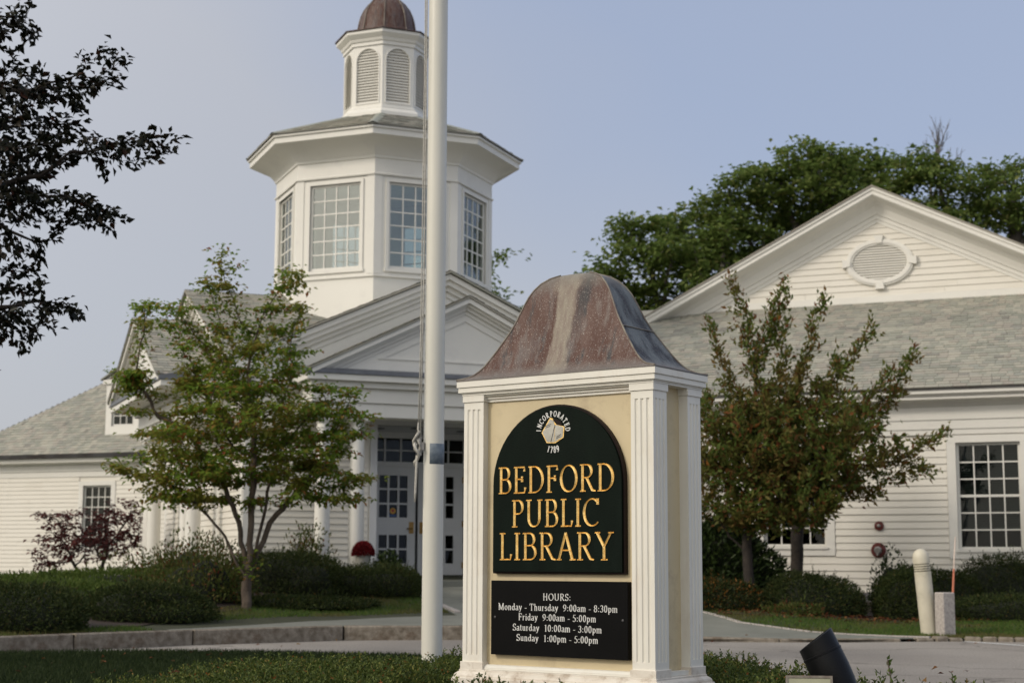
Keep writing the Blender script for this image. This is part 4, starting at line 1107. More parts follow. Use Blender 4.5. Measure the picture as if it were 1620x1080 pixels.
# ------------------------------------------------------------------ stroke lettering
def arc(cx, cy, rx, ry, a0, a1, n=12):
    return [(cx + rx * math.cos(R(a0 + (a1 - a0) * i / n)), cy + ry * math.sin(R(a0 + (a1 - a0) * i / n))) for i in range(n + 1)]
def stem(x, y0=0, y1=1): return [[(x, y0), (x, y1)], [(x - .11, y0), (x + .11, y0)], [(x - .11, y1), (x + .11, y1)]]
G = {
 'B': (.68, stem(.16) + [[(.16, 1), (.36, 1)] + arc(.36, .765, .18, .235, 90, -90) + [(.16, .53)], [(.16, .53), (.38, .53)] + arc(.38, .265, .22, .265, 90, -90) + [(.16, 0)]]),
 'E': (.64, stem(.16) + [[(.16, 1), (.54, 1), (.54, .85)], [(.16, .53), (.44, .53), (.44, .62)], [(.44, .53), (.44, .44)], [(.16, 0), (.56, 0), (.59, .19)]]),
 'F': (.60, stem(.16) + [[(.16, 1), (.54, 1), (.54, .85)], [(.16, .53), (.44, .53), (.44, .62)], [(.44, .53), (.44, .44)]]),
 'D': (.80, stem(.16) + [[(.16, 1), (.32, 1)] + arc(.32, .5, .40, .5, 90, -90, 18) + [(.16, 0)]]),
 'O': (.84, [arc(.42, .5, .35, .5, 0, 360, 28)]),
 'R': (.74, stem(.16) + [[(.16, 1), (.36, 1)] + arc(.36, .755, .2, .245, 90, -90) + [(.16, .51)], [(.34, .51), (.60, .03), (.72, 0)]]),
 'P': (.62, stem(.16) + [[(.16, 1), (.34, 1)] + arc(.34, .745, .2, .255, 90, -90) + [(.16, .49)]]),
 'U': (.82, [[(.16, 1), (.16, .32)] + arc(.41, .32, .25, .32, 180, 360) + [(.66, 1)], [(.04, 1), (.27, 1)], [(.56, 1), (.77, 1)]]),
 'L': (.60, stem(.16) + [[(.16, 0), (.52, 0), (.55, .19)]]),
 'I': (.32, stem(.16)),
 'C': (.78, [arc(.43, .5, .36, .5, 48, 312, 22), [(.67, 1.0), (.67, .80)]]),
 'A': (.76, [[(.09, 0), (.37, 1)], [(.37, 1), (.66, 0)], [(.19, .35), (.56, .35)], [(0, 0), (.18, 0)], [(.55, 0), (.77, 0)]]),
 'Y': (.74, [[(.09, 1), (.37, .48)], [(.65, 1), (.37, .48)], [(.37, .48), (.37, 0)], [(.25, 0), (.49, 0)], [(0, 1), (.2, 1)], [(.55, 1), (.75, 1)]]),
 'H': (.80, stem(.16) + stem(.62) + [[(.16, .52), (.62, .52)]]),
 'S': (.56, [arc(.28, .75, .19, .25, 30, 270, 12) + arc(.28, .25, .2, .25, 90, -150, 12), [(.45, .98), (.45, .80)], [(.08, .02), (.08, .22)]]),
 'M': (.94, [[(.14, 0), (.14, 1)], [(.14, 1), (.46, .05)], [(.46, .05), (.78, 1)], [(.78, 1), (.78, 0)], [(.02, 0), (.26, 0)], [(.66, 0), (.9, 0)], [(.02, 1), (.16, 1)], [(.76, 1), (.9, 1)]]),
 'T': (.68, [[(.34, 0), (.34, 1)], [(.22, 0), (.46, 0)], [(.06, .82), (.06, 1), (.62, 1), (.62, .82)]]),
 'N': (.80, [[(.14, 0), (.14, 1)], [(.14, 1), (.66, 0)], [(.66, 0), (.66, 1)]]),
 'a': (.46, [arc(.2, .47, .15, .18, 150, 0, 8) + [(.35, .1), (.44, .02)], [(.35, .38)] + arc(.2, .17, .15, .16, 80, 340, 10)]),
 'd': (.54, [[(.40, 1), (.40, .04), (.5, .04)], arc(.24, .32, .17, .31, 30, 330, 14), [(.3, 1), (.4, 1)]]),
 'e': (.46, [[(.08, .36), (.39, .36)] + arc(.24, .34, .16, .31, 5, 315, 14)]),
 'h': (.54, [[(.12, 0), (.12, 1)], [(.12, .5)] + arc(.26, .46, .15, .19, 130, 0, 8) + [(.41, 0)], [(.03, 0), (.22, 0)], [(.32, 0), (.5, 0)], [(.03, 1), (.12, 1)]]),
 'i': (.28, [[(.14, 0), (.14, .64)], [(.05, 0), (.24, 0)], [(.05, .64), (.14, .64)], [(.14, .84), (.14, .93)]]),
 'm': (.82, [[(.12, 0), (.12, .64)], [(.12, .5)] + arc(.25, .47, .15, .18, 130, 0, 8) + [(.40, 0)], [(.40, .5)] + arc(.54, .47, .15, .18, 130, 0, 8) + [(.69, 0)], [(.03, 0), (.21, 0)], [(.32, 0), (.49, 0)], [(.61, 0), (.78, 0)], [(.03, .64), (.12, .64)]]),
 'n': (.54, [[(.12, 0), (.12, .64)], [(.12, .5)] + arc(.26, .46, .15, .19, 130, 0, 8) + [(.41, 0)], [(.03, 0), (.22, 0)], [(.32, 0), (.5, 0)], [(.03, .64), (.12, .64)]]),
 'o': (.50, [arc(.25, .32, .18, .32, 0, 360, 18)]),
 'p': (.54, [[(.12, -.3), (.12, .64)], arc(.28, .32, .17, .31, 150, -150, 14), [(.03, -.3), (.22, -.3)], [(.03, .64), (.12, .64)]]),
 'r': (.38, [[(.12, 0), (.12, .64)], [(.12, .46), (.22, .62), (.34, .6)], [(.03, 0), (.22, 0)], [(.03, .64), (.12, .64)]]),
 's': (.40, [arc(.2, .48, .12, .15, 30, 270, 8) + arc(.2, .17, .13, .16, 90, -150, 8)]),
 't': (.32, [[(.14, .86), (.14, .1), (.2, .02), (.29, .06)], [(.03, .64), (.28, .64)]]),
 'u': (.54, [[(.12, .64), (.12, .18)] + arc(.25, .18, .13, .16, 180, 320, 8) + [(.40, .2)], [(.40, .64), (.40, .03), (.5, .03)], [(.03, .64), (.12, .64)], [(.31, .64), (.40, .64)]]),
 'y': (.52, [[(.08, .64), (.27, .04)], [(.44, .64), (.27, .04), (.15, -.27), (.05, -.25)], [(.01, .64), (.18, .64)], [(.35, .64), (.51, .64)]]),
 '0': (.54, [arc(.26, .49, .18, .49, 0, 360, 22)]),
 '1': (.50, [[(.27, 0), (.27, 1), (.12, .88)], [(.14, 0), (.4, 0)]]),
 '3': (.52, [arc(.24, .75, .17, .24, 150, -80, 10) , arc(.23, .26, .2, .26, 85, -150, 12)]),
 '5': (.52, [[(.44, .98), (.17, .98), (.12, .58)] + arc(.22, .3, .22, .3, 110, -140, 12)]),
 '7': (.50, [[(.06, .86), (.08, .98), (.45, .98), (.2, 0)]]),
 '8': (.52, [arc(.26, .75, .16, .235, 0, 360, 16), arc(.26, .26, .19, .26, 0, 360, 16)]),
 '9': (.54, [arc(.26, .68, .19, .30, 0, 360, 18), [(.45, .68), (.40, .25), (.12, .0)]]),
 ':': (.28, [[(.13, .06), (.13, .14)], [(.13, .52), (.13, .60)]]),
 '-': (.38, [[(.05, .32), (.31, .32)]]),
 ' ': (.27, []),
}
def sw(dx, dy, thick, thin):
    a = math.atan2(dy, dx); return max(thin, thick * abs(math.sin(a - R(14))))
def ribbon(mb, pts, thick, thin, sx, sy, ox, oz, y0, rise, carve=True, warp=None):
    """a stroke as a relief band in the xz plane facing -y; carved strokes have a V section"""
    P = [Vector((ox + p[0] * sx, oz + p[1] * sy)) for p in pts]
    n = len(P); Lr = []; 
    for i in range(n):
        a = P[max(i - 1, 0)]; b = P[min(i + 1, n - 1)]; d = (b - a)
        if d.length < 1e-9: d = Vector((1, 0))
        d.normalize(); nn = Vector((-d.y, d.x)); w = sw(d.x, d.y, thick, thin) / 2
        p = P[i]
        if i == 0: p = p - d * thin * .3
        if i == n - 1: p = p + d * thin * .3
        Lr.append((p + nn * w, p, p - nn * w))
    if warp: Lr = [tuple(warp(q) for q in t) for t in Lr]
    vs = []
    for l, c, r in Lr:
        if carve: vs += [(l.x, y0, l.y), (l.x, y0 - rise, l.y), (c.x, y0 - rise * .08, c.y), (r.x, y0 - rise, r.y), (r.x, y0, r.y)]
        else: vs += [(l.x, y0, l.y), (l.x, y0 - rise, l.y), (r.x, y0 - rise, r.y), (r.x, y0, r.y)]
    k = 5 if carve else 4
    fs = [(i * k + j, i * k + j + 1, (i + 1) * k + j + 1, (i + 1) * k + j) for i in range(n - 1) for j in range(k - 1)]
    fs += [tuple(range(k)), tuple(range((n - 1) * k + k - 1, (n - 1) * k - 1, -1))]
    mb.add(vs, fs)
def text_width(t, track): return sum(G[c][0] + track for c in t) - track
def text_line(t, x0, x1, zb, cap, y0, rise, thick, thin, mat, parent, name, carve, per_letter, track=.06):
    sx = (x1 - x0) / text_width(t, track); x = x0
    mb = MB()
    for c in t:
        w, st = G[c]
        if per_letter: mb = MB()
        for i, p in enumerate(st):
            if not carve and len(p) == 2 and p[0][1] == p[1][1] and abs(p[1][0] - p[0][0]) < .27 and c != '-':
                mx_ = (p[0][0] + p[1][0]) / 2; p = [(mx_ + (q[0] - mx_) * .62, q[1]) for q in p]
            ribbon(mb, p, thick, thin, sx, cap, x, zb, y0 - i * .00012, rise, carve)
        x += (w + track) * sx
        if per_letter and st: mb.build(name, mat, parent)
    if not per_letter: return mb.build(name, mat, parent)

# ------------------------------------------------------------------ library sign
SX, SY, AS = 0.6639, 7.4, -0.6335
sign = thing('library_sign', 'cream and white library sign with fluted posts, copper bell roof and dark green board', 'sign', (SX, SY, 0), AS)
W, Dp = 1.1247, .4456
b = MB(); b.box(-W + .05, -.05, .04, Dp - .04, .40, 1.84); b.build('body', M['cream'], sign)
# plinth and base moulding
def rectloft(prof, cx=-W / 2, cy=Dp / 2, hx=W / 2, hy=Dp / 2, cap=True):
    m = MB(); m.rings([[(cx - hx - o, cy - hy - o, z), (cx + hx + o, cy - hy - o, z), (cx + hx + o, cy + hy + o, z), (cx - hx - o, cy + hy + o, z)] for o, z in prof], cap0=cap, cap1=cap); return m
rectloft([(.041, .13), (.041, .386), (.036, .389)]).build('plinth', M['plinthwhite'], sign, bevel=.002)
st_ = MB(); st_.box(-W - .06, .06, -.06, Dp + .06, .0, .14); st_.build('stone_base', M['granite'], sign, bevel=.01)
rectloft([(.031, .388), (.031, .396), (.028, .404), (.019, .412), (.012, .416), (.012, .424), (.006, .427), (-.03, .428)]).build('base_moulding', M['plinthwhite'], sign)
for (x0, x1, y0, y1) in ((-W + .125, -.125, .004, .045), (-W + .125, -.125, Dp - .045, Dp - .004), (-.045, -.004, .125, Dp - .125), (-W + .004, -W + .045, .125, Dp - .125)):
    if x1 - x0 > y1 - y0:
        ri = MB(); f = 1 if y0 < .1 else -1; ya, yb = (y0, y1) if f > 0 else (y1, y0)
        ri.prism_x([(ya, .428), (ya, .438), (ya + f * .010, .449), (ya + f * .016, .452), (yb, .452), (yb, .428)], x0, x1); ri.build('panel_moulding', M['signwhite'], sign); ri = MB()
        # rail under the cornice
        ri.prism_x([(ya + f * .0, 1.792), (ya + f * .0, 1.786), (ya + f * .014, 1.780), (ya + f * .014, 1.772), (ya + f * .024, 1.768), (ya + f * .024, 1.757), (yb, 1.757), (yb, 1.792)], x0, x1); ri.build('panel_moulding', M['signwhite'], sign)
    else:
        ri = MB(); ri.box(x0, x1 - .001, y0, y1, .4285, .450); ri.build('panel_moulding', M['signwhite'], sign)
# pilasters: fluted shaft section per corner
PW = .1237
def pil_section(fx, fy):
    """square of side PW at origin corner outward; flutes on the faces given by signs fx, fy (outward directions)"""
    gr = [.030, .062, .094]; hw_, dp = .0085, .0075
    def face():  # along t 0..PW: list of (t, inset)
        out = [(0, 0)]
        for g in gr: out += [(g - hw_, 0), (g - hw_ * .55, dp * .8), (g, dp), (g + hw_ * .55, dp * .8), (g + hw_, 0)]
        return out
    pts = []
    f = face()
    pts += [(t, d if fy < 0 else 0) for t, d in f] if fy < 0 else [(0, 0)]
    pts += [(PW - (d if fx > 0 else 0), t) for t, d in f] if fx > 0 else [(PW, 0)]
    pts += [(PW - t, PW - d) for t, d in f] if fy > 0 else [(PW, PW)]
    pts += [(d, PW - t) for t, d in f] if fx < 0 else [(0, PW)]
    return pts
for fx in (-1, 1):
    for fy in (-1, 1):
        ox = -W if fx < 0 else -PW; oy = 0 if fy < 0 else Dp - PW
        p = MB()
        sec = [(ox + x, oy + y) for x, y in pil_section(fx, fy)]
        p.prism_z(sec, .497, 1.722)
        p.box(ox, ox + PW, oy, oy + PW, .463, .4975); p.box(ox, ox + PW, oy, oy + PW, 1.7215, 1.760)
        # rounded flute ends
        pil = p.build('pilaster', M['signwhite'], sign)
        c = MB(); c.box(ox - .0065, ox + PW + .0065, oy - .0065, oy + PW + .0065, 1.759, 1.793); c.build('capital', M['signwhite'], pil, bevel=.0015)
        c = MB(); c.box(ox - .0085, ox + PW + .0085, oy - .0085, oy + PW + .0085, .4245, .463); c.build('base_block', M['plinthwhite'], pil, bevel=.0015)
        nails = MB(); 
rectloft([(-.03, 1.791), (.008, 1.7935), (.008, 1.800), (.013, 1.803), (.013, 1.807), (.0225, 1.8085), (.0225, 1.829), (.020, 1.832), (.020, 1.8345), (.0285, 1.835), (.0285, 1.8635), (.026, 1.866), (-.1, 1.867)]).build('cornice', M['signwhite'], sign)
# copper bell roof
prof = [(1.0, 1.8665), (1.0, 1.872), (.955, 1.877), (.90, 1.885), (.855, 1.897), (.815, 1.915), (.77, 1.940), (.73, 1.970), (.68, 2.010), (.625, 2.056), (.57, 2.105), (.52, 2.155), (.480, 2.205), (.445, 2.250), (.41, 2.290), (.365, 2.326), (.31, 2.357), (.24, 2.381), (.15, 2.397), (.0, 2.403)]
hx0, hy0 = W / 2 + .030, Dp / 2 + .030
m = MB(); ns = 10
rr = []
for s_, z in prof:
    hx, hy = max(hx0 * s_, .002), max(hy0 * s_, .001); ring = []
    for (ax, ay), (bx, by) in (((-1, -1), (1, -1)), ((1, -1), (1, 1)), ((1, 1), (-1, 1)), ((-1, 1), (-1, -1))):
        for k in range(ns):
            t = k / ns; ring.append((-W / 2 + hx * (ax + (bx - ax) * t), Dp / 2 + hy * (ay + (by - ay) * t), z + (random.uniform(-.0012, .0012) if .1 < s_ < .95 else 0)))
    rr.append(ring)
m.rings(rr)
m.build('copper_roof', M['copper'], sign, smooth=24)
for ax, ay in ((-1, -1), (1, -1), (1, 1), (-1, 1)):
    sm_ = MB(); sm_.tube([(-W / 2 + ax * hx0 * s_, Dp / 2 + ay * hy0 * s_, z + .001) for s_, z in prof[1:-1]], .0045, 6); sm_.build('hip_seam', M['seam'], sign, smooth=True)
for sxx in (-1, 1):
    q_ = .585; sm_ = MB(); sm_.tube([(-W / 2 + sxx * (hx0 * q_ + .002), Dp / 2 + hy0 * q_ * t_, 2.094) for t_ in (-.98, -.5, 0, .5, .98)], .0035, 6); sm_.build('cross_seam', M['seam'], sign)
# green arched board
def archpoly(x0, x1, z0, zs, inset=0, n=28):
    r = (x1 - x0) / 2 - inset; cx = (x0 + x1) / 2
    return [(x0 + inset, z0 + inset), (x1 - inset, z0 + inset)] + [(cx + r * math.cos(math.pi * i / n), zs + (r * 1.0) * math.sin(math.pi * i / n)) for i in range(n + 1)]
bx0, bx1 = -.946, -.168
b = MB(); b.prism(archpoly(bx0, bx1, .898, 1.332), .012, .0405); b.build('board_edge', M['edge'], sign, bevel=.002)
b = MB(); b.prism(archpoly(bx0, bx1, .898, 1.332, .009), -.001, .012); gb_ = b.build('green_board', M['green'], sign, bevel=.0015)
for t, x0, x1, zb, cap in (('BEDFORD', -.905, -.213, 1.293, .126), ('PUBLIC', -.822, -.296, 1.127, .128), ('LIBRARY', -.897, -.224, .967, .127)):
    text_line(t, x0, x1, zb, cap, -.001, .0042, .0145, .0066, M['gold'], gb_, 'letter', True, True, .05)
# town seal
def circtext(t, cx, cz, r, a0, a1, cap, parent, flip=False):
    n = len(t); 
    for i, c in enumerate(t):
        a = R(a0 + (a1 - a0) * (i + .5) / n); w, st = G[c]; mb = MB(); sc = cap
        def warp(q, a=a, w=w):
            u_, v_ = q.x, q.y
            rad = Vector((math.cos(a), math.sin(a))); tan = Vector((math.sin(a), -math.cos(a)))
            if flip: rad, tan = -rad, -tan; return Vector((cx, cz)) - rad * r + tan * u_ + rad * v_
            return Vector((cx, cz)) + rad * r + tan * u_ + rad * v_
        for k, p in enumerate(st):
            if len(p) == 2 and abs(p[0][1] - p[1][1]) < 1e-6 and p[0][1] in (0, 1) and c in 'INRPTADC1': 
                if not (c == 'T' ): continue
            ribbon(mb, p, cap * .17, cap * .13, sc * .82, sc, -w * sc * .41, 0, -.001 - k * .0001, .0015, False, warp)
        mb.build('seal_letter', M['lettering'], parent)
ecx, ecz = -.570, 1.588
circtext('INCORPORATED', ecx, ecz, .074, 183, -3, .026, gb_)
circtext('1789', ecx, ecz, .104, 246, 294, .030, gb_, flip=True)
e = MB(); e.prism([(ecx + x, ecz + z) for x, z in ((-.068, -.004), (-.038, -.055), (.012, -.058), (.062, -.032), (.068, .02), (.022, .036), (.004, .062), (-.018, .068))], -.0035, -.001); e.build('seal_edge', M['gold'], gb_)
e = MB(); e.prism([(ecx + x * .92, ecz + z * .92) for x, z in ((-.068, -.004), (-.038, -.055), (.008, -.058), (.012, .03), (.004, .056), (-.018, .066))], -.0048, -.0034); e.build('seal_emblem', M['urn'], gb_)
e = MB(); e.prism([(ecx + x * .92, ecz + z * .92) for x, z in ((.011, -.058), (.062, -.032), (.068, .02), (.022, .034), (.015, .03))], -.0046, -.0034); e.build('seal_emblem', M['urn'], gb_)
e = MB(); e.prism([(ecx + x * .9, ecz + z * .9) for x, z in ((.024, .036), (.062, .026), (.052, .052), (.02, .066), (-.004, .07), (.006, .055))], -.0046, -.001); e.build('seal_dark_top', M['edge'], gb_)  # dark top piece of the book emblem
for (x0_, z0_, x1_, z1_) in ((-.045, .028, -.012, .036), (-.043, .020, -.016, .027), (.022, -.028, .048, -.016), (.02, -.036, .044, -.026)):
    e = MB(); ribbon(e, [(ecx + x0_, ecz + z0_), (ecx + x1_, ecz + z1_)], .003, .003, 1, 1, 0, 0, -.0049, .0006, False); e.build('seal_script', M['gutter'], gb_)
e = MB(); ribbon(e, [(ecx - .012, ecz - .052), (ecx - .002, ecz - .02), (ecx + .006, ecz + .01), (ecx + .014, ecz + .03)], .0035, .0035, 1, 1, 0, 0, -.0049, .0006, False); e.build('seal_spine', M['gutter'], gb_)
# hours board
b = MB(); b.box(-.952, -.151, .006, .0405, .503, .864); hb = b.build('hours_board', M['black'], sign, bevel=.002)
for (x, z) in ((-.925, .685), (-.178, .685)):
    s_ = MB(); disc(s_, x, z, [(.006, .006), (.006, .003), (.003, .002)], 10); s_.build('screw', M['gutter'], hb)
lines = [('HOURS:', -.636, -.472, .772), ('Monday - Thursday  9:00am - 8:30pm', -.905, -.207, .7215), ('Friday  9:00am - 5:00pm', -.783, -.328, .674), ('Saturday  10:00am - 3:00pm', -.817, -.296, .6235), ('Sunday  1:00pm - 5:00pm', -.794, -.317, .5745)]
for t, x0, x1, zb in lines: text_line(t, x0, x1, zb, .0315, .006, .0010, .0046, .0023, M['lettering'], hb, 'letter', False, True, .07)

# ------------------------------------------------------------------ flagpole
fp = thing('flagpole', 'tall off-white tapered flagpole with halyard rope knotted on its left, standing before the library doors', 'flagpole', (-.59, 12.0, 0))
m = MB(); m.lathe([(.0785, .02), (.078, 1.2), (.077, 3.0), (.075, 5.2), (.068, 8.0)], n=40); m.build('pole', M['pole'], fp, smooth=35)
m = MB(); m.lathe([(.12, .0), (.12, .03), (.085, .06)], n=28); m.build('collar', M['steel'], fp)
# pale tape band, wrapped round the right half
m = MB(); n = 16; a0, a1 = R(-110), R(60)
zl, zh = 1.685, 1.84
m.rings([[(r * math.cos(a0 + (a1 - a0) * i / n), r * math.sin(a0 + (a1 - a0) * i / n), z) for i in range(n + 1)] for r, z in ((.0785, zl), (.0798, zl + .001), (.0798, zh - .001), (.0785, zh))], closed=False, cap0=False, cap1=False)
m.build('tape', M['plate'], fp, smooth=True)
rp = MB()
rp.tube([(-.100, -.055, 1.83), (-.088, -.045, 3.0), (-.088, -.03, 5.0), (-.09, -.02, 8.0)], .0055, 7)
rp.tube([(-.116, -.05, 1.87), (-.106, -.04, 2.6), (-.100, -.03, 5.0), (-.11, -.02, 8.0)], .0055, 7)
rp.tube([(-.125, -.06, 1.75), (-.128, -.063, 1.6), (-.132, -.062, 1.48), (-.135, -.062, 1.40)], [.009, .010, .010, .007], 7)
kn = [(-.11, -.055, 1.93), (-.125, -.075, 1.90), (-.15, -.06, 1.86), (-.14, -.035, 1.80), (-.115, -.06, 1.77), (-.10, -.08, 1.80), (-.105, -.07, 1.85), (-.13, -.05, 1.87), (-.145, -.07, 1.83), (-.13, -.085, 1.79), (-.105, -.075, 1.76), (-.12, -.06, 1.72), (-.14, -.055, 1.70), (-.135, -.05, 1.67)]
rp.tube(kn, .013, 7); rp.tube([(-.112, -.06, 1.88), (-.10, -.05, 1.82), (-.11, -.07, 1.78), (-.135, -.06, 1.80), (-.13, -.06, 1.84)], .011, 7)
rp.tube([(-.112, -.05, 1.9), (-.118, -.055, 1.96), (-.116, -.05, 2.0)], [.01, .009, .004], 6)
rp.build('halyard', M['rope'], fp, smooth=True)
cl_ = MB(); cl_.box(-.095, -.07, -.06, -.02, 1.79, 1.85); cl_.tube([(-.1, -.05, 1.75), (-.1, -.05, 1.89)], .011, 8); cl_.build('cleat', M['steel'], fp)

# ------------------------------------------------------------------ small things
bl = thing('bollard_light', 'cream domed bollard light with louvre rings leaning beside the granite post', 'bollard', (5.62, 21.15, 0))
g0 = float(gh(5.62, 21.15))
bl.location = (5.50, 21.1, g0 - .05); bl.rotation_euler = (0, R(-4.6), 0)
m = MB(); prof = [(.108, 0), (.108, .86)]
for i in range(4):
    z = .875 + i * .03; prof += [(.108, z), (.088, z + .004), (.088, z + .012), (.108, z + .016)]
prof += [(.11, 1.0), (.11, 1.06)] + [(.11 * math.cos(R(a)), 1.06 + .115 * math.sin(R(a))) for a in (15, 30, 45, 60, 75, 88)]
m.lathe(prof, n=32); m.build('post', M['bollard'], bl, smooth=40)
m = MB(); m.lathe([(.09, .87), (.09, .995)], n=24); m.build('lamp_ring', M['slot'], bl)
gp = thing('granite_post', 'rough pale granite stub post standing right against the cream bollard light', 'post', (5.66, 20.92, float(gh(5.66, 20.92)) - .04), R(24))
m = MB(); m.box(-.098, .098, -.09, .09, 0, .60); m.build('stone', M['palegranite'], gp, bevel=.012)
om = thing('marker_stake', 'thin orange snow marker stake leaning by the granite post', 'marker stake', (5.78, 21.1, float(gh(5.78, 21.1))))
m = MB(); m.tube([(0, 0, 0), (.035, 0, .45), (.065, 0, .86)], [.017, .016, .013], 8); m.build('stake', M['orange'], om)
m = MB(); m.tube([(.066, 0, .861), (.075, 0, 1.0), (.10, 0, 1.28)], [.011, .010, .008], 8); m.build('reflector_tip', M['palerod'], om)

# black bullet spotlight
spt = thing('spotlight', 'black bullet-shaped landscape spotlight aimed up toward the library sign', 'spotlight', (1.40, 6.9, 0))
ax = Vector((-.40, .12, .90)).normalized(); s1 = ax.cross(Vector((0, 1, 0))).normalized(); s2 = ax.cross(s1)
top = Vector((-.085, 0, .612))
def bullet(prof, mat, name, smooth=35, tilt=0.0, n=32):
    m = MB(); rs = []
    for r, t, tl in prof:
        rs.append([tuple(top + ax * t + (s1 * math.cos(2 * math.pi * i / n) + s2 * math.sin(2 * math.pi * i / n)) * r + ax * (tl * math.cos(2 * math.pi * i / n))) for i in range(n)])
    m.rings(rs); return m.build(name, mat, spt, smooth=smooth)
bullet([(.03, -.30, 0), (.062, -.285, 0), (.076, -.24, 0), (.084, -.18, 0), (.0865, -.12, 0), (.085, -.05, 0), (.0845, -.045, 0), (.0835, .0, 0), (.083, .02, -.018), (.077, .021, -.018), (.072, -.02, 0)], M['spot'], 'housing')
bullet([(.0845, -.052, 0), (.087, -.05, 0), (.087, -.043, 0), (.084, -.041, 0)], M['spot'], 'ring')
m = MB(); m.tube([tuple(top - ax * .21), tuple(top - ax * .26 + Vector((0, 0, -.02))), (0.02, 0, .25), (0.02, 0, .1)], [.02, .017, .014, .014], 10); m.build('stem', M['spot'], spt)
fl_ = thing('floodlight', 'boxy low floodlight with a clouded yellow lens in the shrubs beside the black spotlight', 'floodlight', (1.225, 6.62, 0.40), R(-8))
Tm = Matrix.Translation((0, 0, 0)) @ Matrix.Rotation(R(-14), 4, 'X')
m = MB(Tm); m.box(-.095, .095, .012, .11, -.05, .098); m.build('housing', M['spot'], fl_, bevel=.008)
m = MB(Tm)
for a in ((-.095, .095, .088, .098), (-.095, .095, -.05, -.04), (-.095, -.086, -.04, .088), (.086, .095, -.04, .088)): m.box(a[0], a[1], -.004, .012, a[2], a[3])
m.build('rim', M['seam'], fl_)
m = MB(Tm); m.box(-.086, .086, .0, .011, -.04, .088); m.build('lens', M['lens'], fl_)
m = MB(); m.tube([(0, .06, -.04), (0, .06, -.3)], .012, 8); m.build('stem', M['spot'], fl_)
f2 = thing('floodlight', 'small dark floodlight nearly hidden by the shrubs left of the sign', 'floodlight', (-.545, 7.6, .28), R(20))
m = MB(Matrix.Rotation(R(28), 4, 'Y')); m.box(-.05, .05, -.04, .04, 0, .095); m.build('housing', M['spot'], f2, bevel=.008)
m = MB(); m.tube([(0, 0, .03), (0, 0, -.15)], .012, 8); m.build('stem', M['spot'], f2)

# ------------------------------------------------------------------ plants
def tubes_mesh(name, segs, mat, n=6):
    """segs: (p0, p1, r0, r1) arrays"""
    p0 = np.array([s[0] for s in segs]); p1 = np.array([s[1] for s in segs]); r0 = np.array([s[2] for s in segs]); r1 = np.array([s[3] for s in segs])
    d = p1 - p0; d /= np.linalg.norm(d, axis=1, keepdims=True) + 1e-9
    h = np.where(np.abs(d[:, 2:3]) < .9, np.array([[0, 0, 1.]]), np.array([[1., 0, 0]]))
    a = np.cross(d, h); a /= np.linalg.norm(a, axis=1, keepdims=True); b = np.cross(d, a)
    ang = np.arange(n) * 2 * np.pi / n
    c = (a[:, None] * np.cos(ang)[None, :, None] + b[:, None] * np.sin(ang)[None, :, None])
    A = (p0 - d * r0[:, None] * .3)[:, None] + c * r0[:, None, None]; B = (p1 + d * r1[:, None] * .3)[:, None] + c * r1[:, None, None]
    V = np.concatenate([A, B], 1).reshape(-1, 3)
    i = np.arange(len(segs))[:, None, None] * 2 * n; k = np.arange(n)[None, :, None]
    Fc = (i + np.concatenate([k, (k + 1) % n, (k + 1) % n + n, k + n], 2)).reshape(-1, 4)
    me = npmesh(name, V, Fc, mat); me.shade_smooth(); return me

def colonise(base, trunk, att, step, di=1.2, dk=.35, iters=200, jitter=.12):
    """space colonisation: trunk is a list of polylines from base; returns node positions and parents"""
    N = [np.array(base, float)]; par = [-1]
    for line in trunk:
        prev = 0
        if len(line) and isinstance(line[0], int): prev = line[0]; line = line[1:]
        for q in line:
            q = np.array(q, float); p = N[prev]; L = np.linalg.norm(q - p); k = max(1, int(round(L / step)))
            for j in range(1, k + 1):
                wob = rng.normal(size=3) * step * .08 if j < k else 0
                N.append(p + (q - p) * j / k + wob); par.append(prev); prev = len(N) - 1
    A = np.array(att, float)
    for it in range(iters):
        if len(A) == 0: break
        P = np.array(N)
        d2 = ((A[:, None] - P[None]) ** 2).sum(2); near = d2.argmin(1); dm = np.sqrt(d2[np.arange(len(A)), near])
        ok = dm < di
        if not ok.any():
            di *= 1.4; continue
        grew = False
        for nd in np.unique(near[ok]):
            v = (A[ok & (near == nd)] - N[nd]); v = (v / np.linalg.norm(v, axis=1, keepdims=True)).sum(0)
            v = v / (np.linalg.norm(v) + 1e-9) + rng.normal(size=3) * jitter; v /= np.linalg.norm(v)
            q = N[nd] + v * step
            N.append(q); par.append(int(nd)); grew = True
        P = np.array(N[-400:])
        dmin = np.sqrt(((A[:, None] - P[None]) ** 2).sum(2)).min(1)
        A = A[dmin > dk]
        if len(N) > 5000: break
    return np.array(N), np.array(par)

def tree_mesh(N, par, r_tip, rmax, expo=2.3):
    n = len(N); ch = np.zeros(n); rad = np.zeros(n)
    acc = np.zeros(n); kids = np.bincount(par[par >= 0], minlength=n)
    for i in range(n - 1, -1, -1):
        if kids[i] == 0: acc[i] = r_tip ** expo
        rad[i] = acc[i] ** (1 / expo)
        if par[i] >= 0: acc[par[i]] += acc[i]
    if rad[0] > 0: rad = r_tip + (rad - r_tip) * (rmax - r_tip) / (rad[0] - r_tip)
    return rad, kids

def ellipsoid_pts(spec):
    """spec: list of (cx,cy,cz,rx,ry,rz,count)"""
    out = []
    for cx, cy, cz, rx, ry, rz, c in spec:
        d = rand_dirs(c) * (rng.random((c, 1)) ** .4)
        out.append(d * np.array([[rx, ry, rz]]) + np.array([[cx, cy, cz]]))
    return np.concatenate(out)

